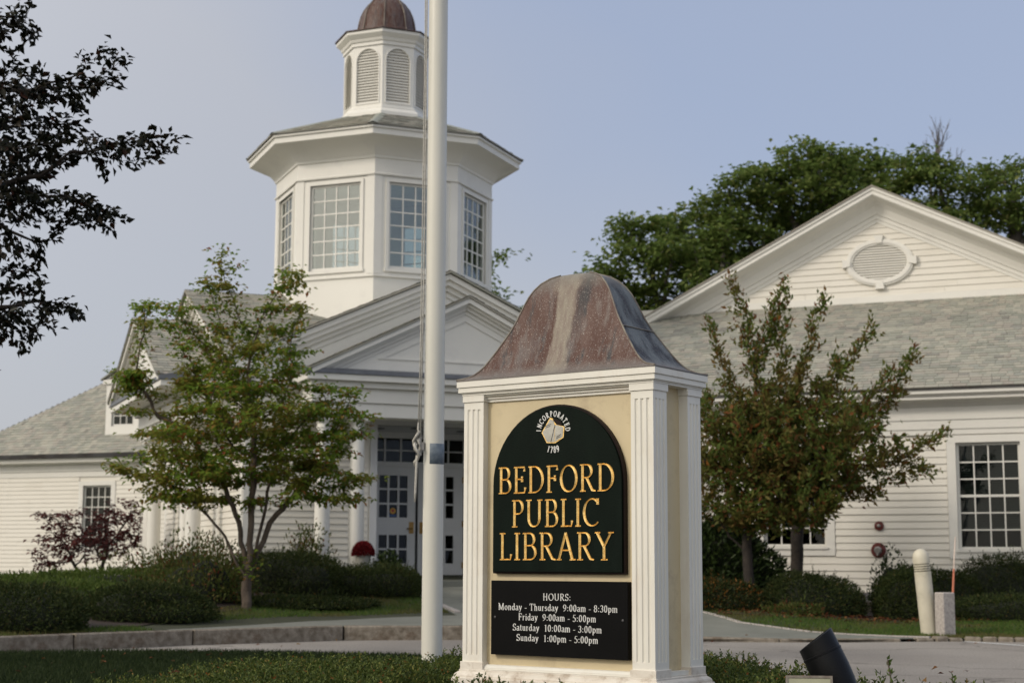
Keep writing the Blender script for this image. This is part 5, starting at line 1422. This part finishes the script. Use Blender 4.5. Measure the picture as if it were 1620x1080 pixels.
def make_tree(root, N, par, rad, kids, leafmat_, bark, per, L, Wd, spread, twig, style, crown='foliage', base=None):
    """trunk/branches and foliage; root is the thing (origin at base)"""
    o = np.array(root.location)
    segs = [(N[par[i]] - o, N[i] - o, rad[par[i]] if rad[par[i]] < rad[i] * 1.6 else rad[i] * 1.25, rad[i]) for i in range(1, len(N))]
    link('trunk', tubes_mesh('trunk', segs, bark, 7), root)
    idx = np.where((rad < twig) & (par >= 0))[0]
    P0 = N[idx]; D0 = N[idx] - N[par[idx]]; D0 /= np.linalg.norm(D0, axis=1, keepdims=True) + 1e-9
    P = np.repeat(P0, per, 0); D = np.repeat(D0, per, 0); n = len(P)
    P = P + D * rng.uniform(-1, 1, (n, 1)) * spread[0] + rng.normal(size=(n, 3)) * np.array([[spread[1], spread[1], spread[2]]])
    if style == 'layer':
        d = rng.normal(size=(n, 3)); d[:, 2] *= .35; d[:, 2] -= .25; d += D * .5
        nn = np.array([[0, 0, 1.]]) + rng.normal(size=(n, 3)) * .38
    elif style == 'upright':
        d = rng.normal(size=(n, 3)) * .8 + D * 1.0; d[:, 2] += .25
        nn = rng.normal(size=(n, 3)) + np.array([[0, 0, .5]])
    elif style == 'droop':
        d = D * 1.0 + rng.normal(size=(n, 3)) * .75; d[:, 2] -= .35
        nn = np.array([[0, 0, 1.]]) + rng.normal(size=(n, 3)) * .6
    else:
        d = rng.normal(size=(n, 3)); nn = rng.normal(size=(n, 3))
    sc = rng.uniform(.65, 1.25, n)
    V, Fc = leaves(P - o, d, nn, L * sc, Wd * sc)
    link(crown, npmesh(crown, V, Fc, leafmat_), root)
    return n

# small layered tree at the left
tb = np.array([-3.63, 22.0, float(gh(-3.63, 22)) - .02])
t1 = thing('dogwood_tree', 'small layered tree turning green to rust before the portico columns', 'tree', tuple(tb))
att = ellipsoid_pts([(-3.70, 22, 2.75, 1.60, 1.3, .85, 400), (-3.8, 22, 2.05, 1.40, 1.1, .38, 150), (-3.75, 22, 3.70, 1.0, .9, .7, 130), (-4.15, 22, 4.75, .28, .3, .58, 40), (-3.15, 21.9, 4.55, .30, .3, .80, 56), (-4.85, 22, 4.40, .60, .4, .28, 34), (-5.25, 22, 3.40, .42, .4, .20, 26), (-4.95, 22, 2.85, .5, .5, .25, 26), (-5.15, 22, 2.2, .62, .5, .10, 30), (-2.45, 22, 2.9, .5, .5, .5, 70), (-2.35, 22, 2.0, .45, .5, .28, 46), (-2.35, 22, 3.35, .45, .3, .14, 18)])
att = att[(att[:, 2] > 1.5)]
lay = np.round((att[:, 2] + .1 * np.sin(att[:, 0] * 3)) / .30) * .30; att[:, 2] = att[:, 2] * .16 + lay * .84
N, par = colonise(tb, [[tb + [.02, 0, .75]], [3, tb + [-.14, .05, 1.2], tb + [-.45, .1, 1.9]], [3, tb + [.05, -.1, 1.3], tb + [.06, -.1, 2.3]], [3, tb + [.28, .1, 1.2], tb + [.75, .1, 1.75]], [3, tb + [-.3, -.1, 1.0], tb + [-.7, -.1, 1.45]], [3, tb + [.15, .1, 1.1], tb + [.32, .1, 2.0]]], att, .13, di=1.0, dk=.17, jitter=.12)
rad, kids = tree_mesh(N, par, .0035, .072, 2.2)
print('tree1', len(N), make_tree(t1, N, par, rad, kids, M['dogwood'], M['bark'], 32, .080, .048, (.12, .085, .018), .013, 'layer'))

# crabapples at the right
def spray(p0, p1, n, w):
    p0 = np.array(p0, float); p1 = np.array(p1, float)
    t = rng.random((n, 1)) ** .8
    return p0 + (p1 - p0) * t + rng.normal(size=(n, 3)) * w * (1.15 - t * .9)
tb = np.array([3.62, 24.2, float(gh(3.62, 24.2)) - .02])
t2 = thing('crabapple_tree', 'upright crabapple with bronze-green foliage to the right of the sign', 'tree', tuple(tb))
C0 = (4.0, 24.2, 2.0)
att = np.concatenate([ellipsoid_pts([(4.35, 24.2, 2.75, 1.45, 1.1, 1.0, 420), (3.35, 24.0, 2.6, .75, .7, 1.15, 190), (3.9, 24.0, 1.75, 1.15, .8, .35, 150)])] + [spray(C0, q, 125, .11) for q in ((3.42, 24.2, 5.45), (2.95, 24, 4.75), (3.75, 24.3, 4.5), (4.22, 24.2, 5.35), (4.78, 24.1, 5.05), (5.1, 24.4, 4.2), (5.58, 24.2, 4.62), (6.32, 24.2, 4.3), (6.1, 24.5, 3.6), (6.72, 24.1, 2.95), (6.3, 24, 2.35), (5.6, 24.1, 1.95), (2.85, 24, 1.7), (2.8, 23.9, 3.2), (2.85, 24.1, 2.5))])
att = att[att[:, 2] > 1.32]
N, par = colonise(tb, [[tb + [-.06, 0, 1.05]], [6, tb + [-.45, 0, 1.30], tb + [-.95, -.1, 1.45]], [7, tb + [.05, 0, 1.7], tb + [.2, .1, 2.4]], [8, tb + [.5, 0, 1.7], tb + [1.2, 0, 2.1]]], att, .14, di=1.0, dk=.15, jitter=.2)
rad, kids = tree_mesh(N, par, .0035, .078, 2.2)
print('tree2', len(N), make_tree(t2, N, par, rad, kids, M['crab'], M['barkdark'], 30, .098, .044, (.10, .050, .050), .015, 'upright'))
tb = np.array([4.62, 25.9, float(gh(4.62, 25.9)) - .02])
t3 = thing('crabapple_tree', 'second, darker crabapple trunk and crown close behind the front one, before the half-hidden window', 'tree', tuple(tb))
att = ellipsoid_pts([(4.5, 25.9, 2.9, 1.3, .9, .9, 330)])
N, par = colonise(tb, [[tb + [.02, 0, 1.6]], [9, tb + [-.35, 0, 2.1]], [9, tb + [.4, 0, 2.2]]], att, .16, di=1.0, dk=.2, jitter=.2)
rad, kids = tree_mesh(N, par, .004, .105, 2.2)
make_tree(t3, N, par, rad, kids, M['crab'], M['barkdark'], 14, .085, .042, (.12, .09, .08), .018, 'upright')

# copper beech reaching in from the left
tb = np.array([-7.3, 13.4, 0.0])
t4 = thing('copper_beech', 'dark-leaved beech whose branches reach into the sky at the left edge', 'tree', tuple(tb))
def PX(px, py, dy=0): return np.array([(px - 810) * .00538, 13.0 + dy, 5.70 - .00546 * py])
att = []
for a, b_, n, w in (((-60, 150), (110, 128), 90, .09), ((60, 150), (192, 98), 46, .05), ((-60, 190), (150, 135), 90, .11), ((-40, 62), (50, 45), 24, .05), ((-60, 250), (120, 160), 110, .13), ((-80, 290), (130, 230), 150, .15), ((20, 280), (275, 222), 90, .055), ((100, 255), (150, 205), 22, .05), ((-60, 350), (182, 318), 110, .07), ((20, 325), (180, 348), 46, .05), ((-80, 200), (40, 330), 150, .17), ((-60, 365), (60, 405), 44, .07), ((-50, 410), (70, 430), 26, .05), ((-60, 455), (60, 450), 50, .06), ((-20, 500), (132, 488), 56, .045), ((-60, 470), (50, 525), 50, .07), ((-60, 540), (30, 535), 22, .04), ((-60, 675), (12, 668), 14, .03), ((-80, 20), (40, 0), 30, .06), ((-70, 170), (60, 180), 120, .16), ((-70, 240), (70, 260), 120, .16), ((-70, 310), (60, 300), 110, .14), ((-60, 500), (40, 500), 50, .09), ((-60, 390), (30, 395), 40, .06), ((-60, 600), (5, 592), 8, .02), ((-80, 120), (30, 90), 30, .07)):
    p0 = PX(*a); p1 = PX(*b_); att.append(spray(p0, p1, int(n), w) + np.stack([np.zeros(int(n)), rng.uniform(-.35, .5, int(n)), np.zeros(int(n))], 1))
# the rest of the crown, beyond the frame
att.append(ellipsoid_pts([(-7.4, 13.8, 4.6, 1.5, 1.8, 1.9, 200)]))
att = np.concatenate(att)
N, par = colonise(tb, [[tb + [.0, 0, 2.2], tb + [.1, 0, 4.2], tb + [.0, 0, 6.2]], [10, tb + [1.4, -.3, 2.9], tb + [2.3, -.4, 3.0]], [14, tb + [1.2, -.3, 3.8], tb + [2.3, -.4, 4.0]], [18, tb + [1.2, -.3, 4.7], tb + [2.2, -.4, 4.9]]], att, .11, di=.9, dk=.15, jitter=.25)
rad, kids = tree_mesh(N, par, .002, .13, 2.3)
print('beech', len(N), make_tree(t4, N, par, rad, kids, M['beech'], M['barkdark'], 13, .074, .045, (.07, .028, .026), .011, 'droop'))

# big trees behind the buildings
def bigtree(name, label, base, clumps, n_per, leaf, Lf, Wf, sparse=1.0, r0=.35, trunkz=6.0, mat='fartree', step=.45, dk=.55, per=80, spread=(.3, .27, .09)):
    tb = np.array(base, float)
    t = thing(name, label, 'tree', tuple(tb), group=None)
    att = ellipsoid_pts([(cx, base[1] + rng.uniform(-1.2, 1.2), cz, r * 1.2, r * 1.3, r * .72, int(1.25 * n_per * r * r)) for cx, cz, r in clumps])
    N, par = colonise(tb, [[tb + [0, 0, trunkz]]], att, step, di=3.0, dk=dk, jitter=.18)
    rad, kids = tree_mesh(N, par, .012, r0, 2.1)
    n = make_tree(t, N, par, rad, kids, M[mat], M['barkgrey'], per, Lf, Wf, spread, .09, 'layer')
    print(label, len(N), n)
    return t
ta = bigtree('shade_tree', 'broad green tree behind the copper-roofed sign and the left slope of the gable', (6.6, 50, 0), [(2.5, 9.9, .6), (3.3, 10.6, .8), (3.9, 11.4, .85), (5.9, 11.2, 1.2), (7.2, 12.9, .8), (4.6, 9.3, 1.2), (7.0, 11.4, 1.1), (3.6, 8.6, .9), (5.0, 10.4, 1.1), (5.4, 11.9, .75), (6.6, 12.2, .95), (5.2, 8.4, 1.3), (7.8, 10.6, 1.2), (6.6, 9.4, 1.4), (4.2, 7.2, 1.1), (7.9, 12.6, .8), (8.2, 8.6, 1.2)], 34, None, .21, .13)
tb_ = bigtree('shade_tree', 'tallest rounded green tree above the peak of the gable', (10.3, 51, 0), [(8.3, 13.4, 1.0), (9.5, 13.9, 1.0), (10.0, 12.9, 1.2), (13.2, 13.6, .9), (11.9, 12.6, 1.2), (10.8, 13.9, 1.0), (11.8, 14.2, .9), (10.8, 12.5, 1.3), (9.3, 12.0, 1.3), (12.6, 13.0, 1.0), (12.2, 11.4, 1.1), (8.8, 10.6, 1.1), (10.6, 10.6, 1.3)], 34, None, .21, .13, r0=.4)
tc_ = bigtree('shade_tree', 'open-crowned tree with bare dark limbs against the sky at the right edge', (16.2, 50, 0), [(13.5, 13.2, .8), (14.4, 13.2, .7), (15.3, 13.4, .7), (14.9, 12.6, .7), (13.4, 11.9, .9), (14.2, 12.5, .9), (15.6, 12.0, .9), (16.2, 13.7, .7), (16.9, 12.3, .9), (16.6, 11.2, .8), (15.9, 12.6, .8), (16.8, 13.2, .8), (17.8, 13.2, .9), (16.4, 12.0, .7), (14.3, 11.9, .55), (17.6, 11.8, .9), (15.3, 10.9, .6), (13.9, 10.4, .7), (18.8, 12.4, 1.1)], 30, None, .20, .12, dk=.55, per=75)
# bare top twigs
tw = thing('bare_sapling', 'leafless grey treetop poking above the green crowns near the right edge', 'tree', (15.0, 54, 0))
segs = []; root_ = np.array([0, 0, 0.]); tip = np.array([-.4, 0, 14.5]); segs.append((root_, tip, .14, .05))
def tw_branch(p, d, L, r, dep):
    q = p + d * L; segs.append((p, q, r, r * .6))
    if dep:
        for _ in range(3):
            nd = d + rng.normal(size=3) * .33 + np.array([-.12, 0, .2]); nd /= np.linalg.norm(nd); tw_branch(p + d * L * rng.uniform(.5, 1), nd, L * rng.uniform(.55, .8), r * .6, dep - 1)
for k in range(4): tw_branch(tip - np.array([0, 0, k * .35]), np.array([rng.uniform(-.6, .5), 0, 1.0]) / 1.15, 1.0, .035, 3)
link('branches', tubes_mesh('branches', segs, M['barkgrey'], 5), tw)
td = bigtree('shade_tree', 'yellow-green tree mostly hidden behind the tower', (-1.9, 54, 0), [(-.55, 11.4, .5), (-.65, 10.4, .5), (-1.9, 10.5, 1.3), (-2.2, 8.6, 1.4), (.5, 9.4, .5), (1.2, 9.0, .6), (-.2, 8.4, .9)], 30, None, .22, .12, mat='fartree', per=26, r0=.25)

# red japanese maple by the far wing
tb = np.array([-8.4, 32.0, float(gh(-8.4, 32)) - .02])
t5 = thing('japanese_maple', 'low spreading dark red japanese maple before the far wing window', 'tree', tuple(tb))
att = ellipsoid_pts([(-8.35, 32, 1.45, 1.1, .9, .55, 260), (-9.0, 32, 1.2, .75, .6, .35, 90), (-7.75, 32, 1.75, .5, .6, .5, 90), (-9.3, 32, 1.85, .35, .3, .18, 24), (-9.25, 32, .85, .4, .4, .1, 16)])
lay = np.round(att[:, 2] / .24) * .24; att[:, 2] = att[:, 2] * .3 + lay * .7
N, par = colonise(tb, [[tb + [.05, 0, .35]], [1, tb + [-.4, 0, .7]], [1, tb + [.3, 0, .8]]], att, .12, di=1, dk=.17, jitter=.2)
rad, kids = tree_mesh(N, par, .005, .05, 2.2)
make_tree(t5, N, par, rad, kids, M['maple'], M['barkdark'], 11, .10, .05, (.08, .07, .03), .014, 'layer')

def hedge(name, label, c, r, mat, n, L, Wd, cat='shrub', power=3.0, rough=.15, up=.3, group=None, fuzz=.05, rz=0):
    """clipped or mounded shrub: dark heart and a shell of leaves; c is the base centre, r the half sizes and height"""
    t = thing(name, label, cat, (c[0], c[1], float(gh(c[0], c[1])) - .03), rz, group)
    bumps = rand_dirs(26)
    bumps[:, 2] = np.abs(bumps[:, 2]); amp = rng.uniform(-1, 1, 26)
    def shape(d, k=1.0):
        p = np.abs(d); rr_ = (p[:, 0] ** power + p[:, 1] ** power + p[:, 2] ** power) ** (-1 / power)
        b = (np.exp(-((d[:, None] - bumps[None]) ** 2).sum(2) / .09) * amp[None]).sum(1) * rough
        return d * (rr_ * (1 + b) * k)[:, None] * np.array([[r[0], r[1], r[2]]])
    # solid dark heart: the shade among inner twigs is put into its colour
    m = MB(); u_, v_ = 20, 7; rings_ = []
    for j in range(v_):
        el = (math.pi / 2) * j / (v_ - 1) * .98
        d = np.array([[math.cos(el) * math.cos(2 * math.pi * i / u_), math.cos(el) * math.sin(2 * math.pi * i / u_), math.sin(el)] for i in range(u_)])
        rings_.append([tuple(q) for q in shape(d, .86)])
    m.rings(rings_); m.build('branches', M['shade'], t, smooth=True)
    d = rand_dirs(n); d[:, 2] = np.abs(d[:, 2]); 
    P = shape(d, 1.0) * rng.uniform(.84, 1.0 + fuzz, (n, 1))
    dd = d * .8 + rng.normal(size=(n, 3)) * .6; dd[:, 2] += up
    # stray shoots standing proud of the clipped face
    k = max(20, n // 160); ds = rand_dirs(k); ds[:, 2] = np.abs(ds[:, 2]) + .15; ds /= np.linalg.norm(ds, axis=1, keepdims=True); Ps = shape(ds, .98)
    hs = rng.uniform(.03, .12, k)[:, None]; lean_ = ds * .5 + rng.normal(size=(k, 3)) * .25 + np.array([[0, 0, .7]])
    for q in np.linspace(0, 1, 9):
        P = np.concatenate([P, Ps + lean_ * hs * q]); dd = np.concatenate([dd, lean_ + rng.normal(size=(k, 3)) * .5]); d = np.concatenate([d, ds])
    n = len(P)
    V, Fc = leaves(P, dd, rng.normal(size=(n, 3)) + d * .6, L * rng.uniform(.55, 1.5, n), Wd * rng.uniform(.7, 1.3, n))
    link('foliage', npmesh('foliage', V, Fc, M[mat]), t)
    return t
yw = (.035, .012)
hedge('yew_hedge', 'dark clipped yew mound cut by the left edge of the picture', (-5.85, 18.05), (1.05, .80, .45), 'yew', 16000, .04, .016)
hedge('yew_hedge', 'rounded dark clipped yew mound between the kerb and the reddish bush', (-4.55, 20.05), (.72, .70, .43), 'yew', 12000, .04, .016, power=2.8)
hedge('juniper', 'long light green juniper bank rising to the white columns', (-6.6, 24.6), (2.5, 1.2, .37), 'juniper', 20000, .06, .02, rough=.14, up=.5, power=2.4)
hedge('juniper', 'low light green juniper patch just behind the edge mound', (-6.3, 21.3), (1.7, 1.3, .33), 'juniper', 18000, .05, .018, rough=.14, up=.5, power=2.4)
hedge('azalea', 'loose red and olive azalea left of the layered tree trunk', (-4.45, 22.6), (.72, .55, .50), 'azalea', 3600, .06, .026, rough=.25, up=.6, power=2.0, fuzz=.45)
hedge('azalea', 'taller wispy olive azalea near the left portico columns', (-5.0, 24.8), (.8, .5, .55), 'azalea', 2400, .06, .026, rough=.25, up=.8, power=2.0, fuzz=.5)
hedge('yew_hedge', 'dark yew hedge block right behind the layered tree', (-3.45, 24.6), (.85, .65, .58), 'yew', 12000, .04, .016, power=4)
hedge('yew_hedge', 'flat-topped dark yew hedge under the urn of red mums', (-2.25, 24.9), (.86, .6, .42), 'yew', 13000, .04, .016, power=4)
hedge('low_shrub', 'small grey-green sprig shrub poking over the yew hedge before a column', (-3.25, 25.6), (.32, .3, .72), 'azalea', 900, .06, .03, up=.9, power=2.0, fuzz=.6, rough=.3)
hedge('ground_cover', 'dark creeping ground cover patch under the layered tree', (-3.0, 22.9), (1.0, .8, .16), 'yew', 8000, .04, .02, rough=.2, up=.7, power=2.4)
hedge('orange_shrub', 'shrub with orange leaf tips immediately right of the sign', (3.05, 23.7), (.72, .6, .43), 'orangetop', 8000, .05, .022, power=2.4, rough=.14)
hedge('rhododendron', 'tall dark glossy bush against the wall behind the orange-tipped shrub', (3.3, 26.6), (1.0, .7, 1.35), 'rhodo', 9000, .11, .045, power=2.4, rough=.15)
hedge('yew_hedge', 'dark yew mound between the crabapple trunks and the foundation vent', (4.50, 24.1), (.78, .65, .56), 'yew', 12000, .04, .016, power=2.6)
hedge('low_shrub', 'yellow-green low clump at the foot of the front crabapple', (4.05, 23.1), (.40, .28, .14), 'azalea', 1300, .06, .02, power=2.2, up=.6)
hedge('yew_hedge', 'tall square yew bush under the red fire fittings', (5.88, 24.0), (.42, .5, .74), 'yew', 12000, .04, .016, power=4)
hedge('yew_hedge', 'low clipped yew hedge running from the marker stake to the right edge', (7.75, 23.7), (1.5, .5, .36), 'yew', 15000, .04, .016, power=5)
hedge('yew_hedge', 'rounded dark yew mound below the big window at the right edge', (8.05, 26.0), (.95, .5, .88), 'yew', 11000, .04, .016, power=2.6)
hedge('yew_hedge', 'smaller dark yew mound between bollard light and big window', (6.95, 25.6), (.6, .5, .68), 'yew', 9000, .04, .016, power=2.8)
hedge('low_shrub', 'sparse green shrub against the wall above the square yew', (6.1, 25.7), (.35, .3, .80), 'rhodo', 500, .06, .03, power=2.0, fuzz=.3, up=.8)

# urn of mums on the porch and the potted plant beside it
Tp = Matrix.Translation((TX, TY, 0)) @ rotz(AP)
p = Tp @ Vector((-1.78, -4.74, .655))
ur = thing('urn', 'pale cast urn standing at the porch edge between hedge and column', 'urn', tuple(p))
m = MB(); m.lathe([(.11, 0), (.11, .03), (.06, .06), (.05, .12), (.085, .2), (.115, .32), (.13, .42), (.155, .45), (.155, .47), (.125, .47), (.12, .43)], n=24); m.build('vase', M['urn'], ur, smooth=40)
mm = thing('mum_plant', 'domed dark red chrysanthemum planted in the porch urn', 'flowers', (p.x, p.y, p.z + .41))
n = 2600; d = rand_dirs(n); d[:, 2] = np.abs(d[:, 2]); P = d * np.array([[.175, .175, .21]]) * rng.uniform(.86, 1.03, (n, 1))
V, Fc = leaves(P, d + rng.normal(size=(n, 3)) * .7, rng.normal(size=(n, 3)), .035, .022); link('flowers', npmesh('flowers', V, Fc, M['mum']), mm)
m = MB(); m.lathe([(.05, -.03), (.13, .0), (.145, .06), (.125, .12), (.06, .165), (.01, .17)], n=14); m.build('foliage', M['shade'], mm, smooth=True)  # solid core under the petals, inner shade put into its colour
p = Tp @ Vector((-1.42, -4.95, .62))
t = thing('potted_plant', 'bushy green plant beside the urn of red mums', 'plant', (p.x, p.y, p.z))
n = 1300; d = rand_dirs(n); d[:, 2] = np.abs(d[:, 2]); P = d * np.array([[.25, .25, .5]]) * rng.uniform(.4, 1.1, (n, 1)); V, Fc = leaves(P, d + rng.normal(size=(n, 3)) * .6, rng.normal(size=(n, 3)), .06, .035); link('foliage', npmesh('foliage', V, Fc, M['rhodo']), t)
m = MB(); m.lathe([(.1, -.1), (.13, .15), (.14, .2)], n=16); m.build('pot', M['urn'], t)

# ------------------------------------------------------------------ ground cover, grass and litter
def inpoly(x, y, poly):
    r = np.zeros(len(x), bool); n = len(poly)
    for i in range(n):
        x1, y1 = poly[i]; x2, y2 = poly[(i + 1) % n]
        c = ((y1 > y) != (y2 > y)) & (x < (x2 - x1) * (y - y1) / (y2 - y1 + 1e-12) + x1); r ^= c
    return r
def blades(name, polys, excl, n, hf, hgt, wid, mat, dz=0.0):
    x0 = min(p[0] for q in polys for p in q); x1 = max(p[0] for q in polys for p in q); y0 = min(p[1] for q in polys for p in q); y1 = max(p[1] for q in polys for p in q)
    x = rng.uniform(x0, x1, n); y = rng.uniform(y0, y1, n)
    k = np.zeros(n, bool)
    for q in polys: k |= inpoly(x, y, q)
    for q in excl: k &= ~inpoly(x, y, q)
    x, y = x[k], y[k]; n = len(x); z = hf(x, y) + dz
    h = hgt * rng.uniform(.5, 1.3, n); a = rng.uniform(0, 6.28, n); w = wid
    lean = rng.normal(size=(n, 2)) * h[:, None] * .4
    V = np.stack([np.stack([x - np.cos(a) * w, y - np.sin(a) * w, z - .005], 1), np.stack([x + np.cos(a) * w, y + np.sin(a) * w, z - .005], 1), np.stack([x + lean[:, 0], y + lean[:, 1], z + h], 1)], 1).reshape(-1, 3)
    link(name, npmesh(name, V, np.arange(3 * n).reshape(-1, 3), mat), kind='stuff')
    return n
wr = [(float(a), float(b)) for a, b in walk_r]
gl = [(-4.2, 19.6), (-3.0, 21.3), (-1.6, 22.2), (-.85, 22.6), (-1.5, 25.0), (-1.8, 25.0), (-2.6, 24.0), (-3.4, 23.1), (-4.2, 21.2)]
gr_ = [(2.6, 23.1), (3.1, 22.0), (3.9, 21.1), (4.6, 20.8), (5.3, 20.4), (5.6, 20.25), (8, 20.0), (12, 19.9), (12, 23.3), (9.5, 23.3), (6.4, 23.5), (5.0, 23.1), (3.9, 22.9), (2.9, 23.2)]
lf = [(-6.8, 17.0), (-5.3, 16.95), (-4.1, 18.5), (-4.5, 18.9), (-5.2, 18.1), (-6.3, 17.3)]
blades('grass', [gl, gr_, lf], [wr], 250000, gh, .042, .006, M['grass'])
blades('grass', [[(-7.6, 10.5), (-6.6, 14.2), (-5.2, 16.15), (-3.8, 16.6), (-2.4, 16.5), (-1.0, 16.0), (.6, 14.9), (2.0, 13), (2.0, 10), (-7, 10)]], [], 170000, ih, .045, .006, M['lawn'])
# creeping shrubs of the island bed
def bed(n, sprig_n):
    x = rng.uniform(-3.4, 3.4, n * 2); y = rng.uniform(6.3, 11.6, n * 2)
    # uneven outline
    edge = 11.2 + .35 * np.sin(x * 2.1) + .25 * np.sin(x * 5.3 + 1)
    keep = (y < edge) & (x > -2.75 - .2 * np.sin(y * 2.3) + np.maximum(0, (y - 9.8)) * .6) & (x < 3.1 - np.maximum(0, y - 8.5) * .25)
    keep &= ~((x > 1.45 + .1 * np.sin(y * 5)) & (y > 7.5 + .2 * np.sin(x * 6)))
    keep &= ~((x > -.55) & (x < 1.05) & (y > 6.95) & (y < 8.3) & (np.abs((x - SX) * math.sin(-AS) * 0 + 0) < 1))
    x, y = x[keep][:n], y[keep][:n]; n = len(x)
    lump = .5 + .25 * np.sin(x * 3.1 + y * 1.3) + .25 * np.sin(x * 1.7 - y * 2.9 + 2) + .12 * np.sin(x * 9 + y * 7)
    dx = sm((x + 3.2) / 2.2)
    top = ih(x, y) + (.085 + .11 * lump) * (.72 + .28 * dx)
    P = []; D = []; Nn = []
    for k in range(9):
        t = rng.random(n); h = rng.uniform(.45, 1.05, n)
        px = x + rng.normal(size=n) * .03; py = y + rng.normal(size=n) * .03; pz = ih(x, y) + (top - ih(x, y)) * h
        P.append(np.stack([px, py, pz], 1))
        d = rng.normal(size=(n, 3)); d[:, 2] = np.abs(d[:, 2]) + .2; D.append(d); Nn.append(rng.normal(size=(n, 3)) + [0, 0, .6])
    P = np.concatenate(P); D = np.concatenate(D); Nn = np.concatenate(Nn)
    # upright young shoots
    i = rng.choice(n, sprig_n); sx_, sy_, sz_ = x[i], y[i], top[i]
    Hh = rng.uniform(.03, .085, sprig_n); ln = rng.normal(size=(sprig_n, 2)) * .18
    for k in range(10):
        t = k / 9.0; px = sx_ + ln[:, 0] * Hh * t; py = sy_ + ln[:, 1] * Hh * t; pz = sz_ - .01 + Hh * t
        P = np.concatenate([P, np.stack([px, py, pz], 1)]); d = rng.normal(size=(sprig_n, 3)); d[:, 2] = np.abs(d[:, 2]) * .5 + .5; D = np.concatenate([D, d]); Nn = np.concatenate([Nn, rng.normal(size=(sprig_n, 3))])
    m_ = len(P)
    V, Fc = leaves(P, D, Nn, rng.uniform(.014, .028, m_), rng.uniform(.008, .013, m_))
    link('ground_cover', npmesh('ground_cover', V, Fc, M['cotoneaster']), kind='stuff')
    print('bed', m_)
bed(24000, 4200)
# near shoots at the lower right
for k, (x, y, h) in enumerate(((1.78, 6.5, .50), (1.33, 5.6, .62), (1.92, 6.6, .465), (1.70, 6.3, .46), (2.1, 6.7, .45), (1.50, 6.2, .45), (1.04, 5.9, .50))):
    t = thing('shoot', ['tall leafy green shoot in front of the driveway at lower right', 'light green shoot rising before the clouded floodlight lens', 'short shoot right of the tallest one at lower right', 'short shoot left of the tallest one at lower right', 'rightmost little shoot along the bottom edge', 'little shoot just right of the black spotlight base', 'pale little shoot at the lower left of the floodlight'][k], 'shrub', (x, y, .2))
    n = 60; tt = np.linspace(.1, 1, n); P = np.stack([.02 * np.sin(tt * 3 + k), .02 * tt, tt * (h - .2)], 1) + rng.normal(size=(n, 3)) * .004
    d = rng.normal(size=(n, 3)); d[:, 2] = np.abs(d[:, 2]) + .4
    V, Fc = leaves(P, d, rng.normal(size=(n, 3)), .024, .011); link('leaves', npmesh('leaves', V, Fc, M['juniper']), t)
    m = MB(); m.tube([(.02 * math.sin(a * 3 + k), .02 * a, a * (h - .2)) for a in (0, .3, .6, 1)], .003, 5); m.build('stem', M['bark'], t)
# litter
def litter(n, polys, hf, size, name='fallen_leaves'):
    x0 = min(p[0] for q in polys for p in q); x1 = max(p[0] for q in polys for p in q); y0 = min(p[1] for q in polys for p in q); y1 = max(p[1] for q in polys for p in q)
    x = rng.uniform(x0, x1, n); y = rng.uniform(y0, y1, n); k = np.zeros(n, bool)
    for q in polys: k |= inpoly(x, y, q)
    x, y = x[k], y[k]; n = len(x); P = np.stack([x, y, hf(x, y) + rng.uniform(.015, .045, n)], 1)
    d = rng.normal(size=(n, 3)); d[:, 2] *= .2
    V, Fc = leaves(P, d, np.array([[0, 0, 1.]]) + rng.normal(size=(n, 3)) * .3, size * rng.uniform(.6, 1.3, n), size * .6)
    link(name, npmesh(name, V, Fc, M['deadleaf']), kind='stuff')
litter(1300, [[(2.8, 22.7), (3.9, 22.4), (5.0, 22.7), (7.0, 23.1), (7.0, 23.9), (3.0, 24.2)]], gh, .06)
litter(260, [gr_, gl], gh, .05)
litter(500, [[(-4.6, 21.6), (-2.2, 23.6), (-1.8, 24.8), (-4.6, 23.5)]], gh, .05)
litter(60, [[(-5, 12), (-4, 16.4), (-2.5, 16.4), (-1.5, 12)]], ih, .06)
litter(160, [[(-9, 18.2), (-5.6, 17.2), (-1, 20.4), (6, 20.2), (6, 19.2), (-1, 19.4), (-5, 16.2)]], lambda x, y: np.where(y > yk(x), gh(x, y), 0) - .01, .05)
litter(26, [[(-2.2, 8), (-2, 11), (3, 10.5), (3, 8)]], lambda x, y: ih(x, y) + .15, .05)
print('objects', len(bpy.data.objects))
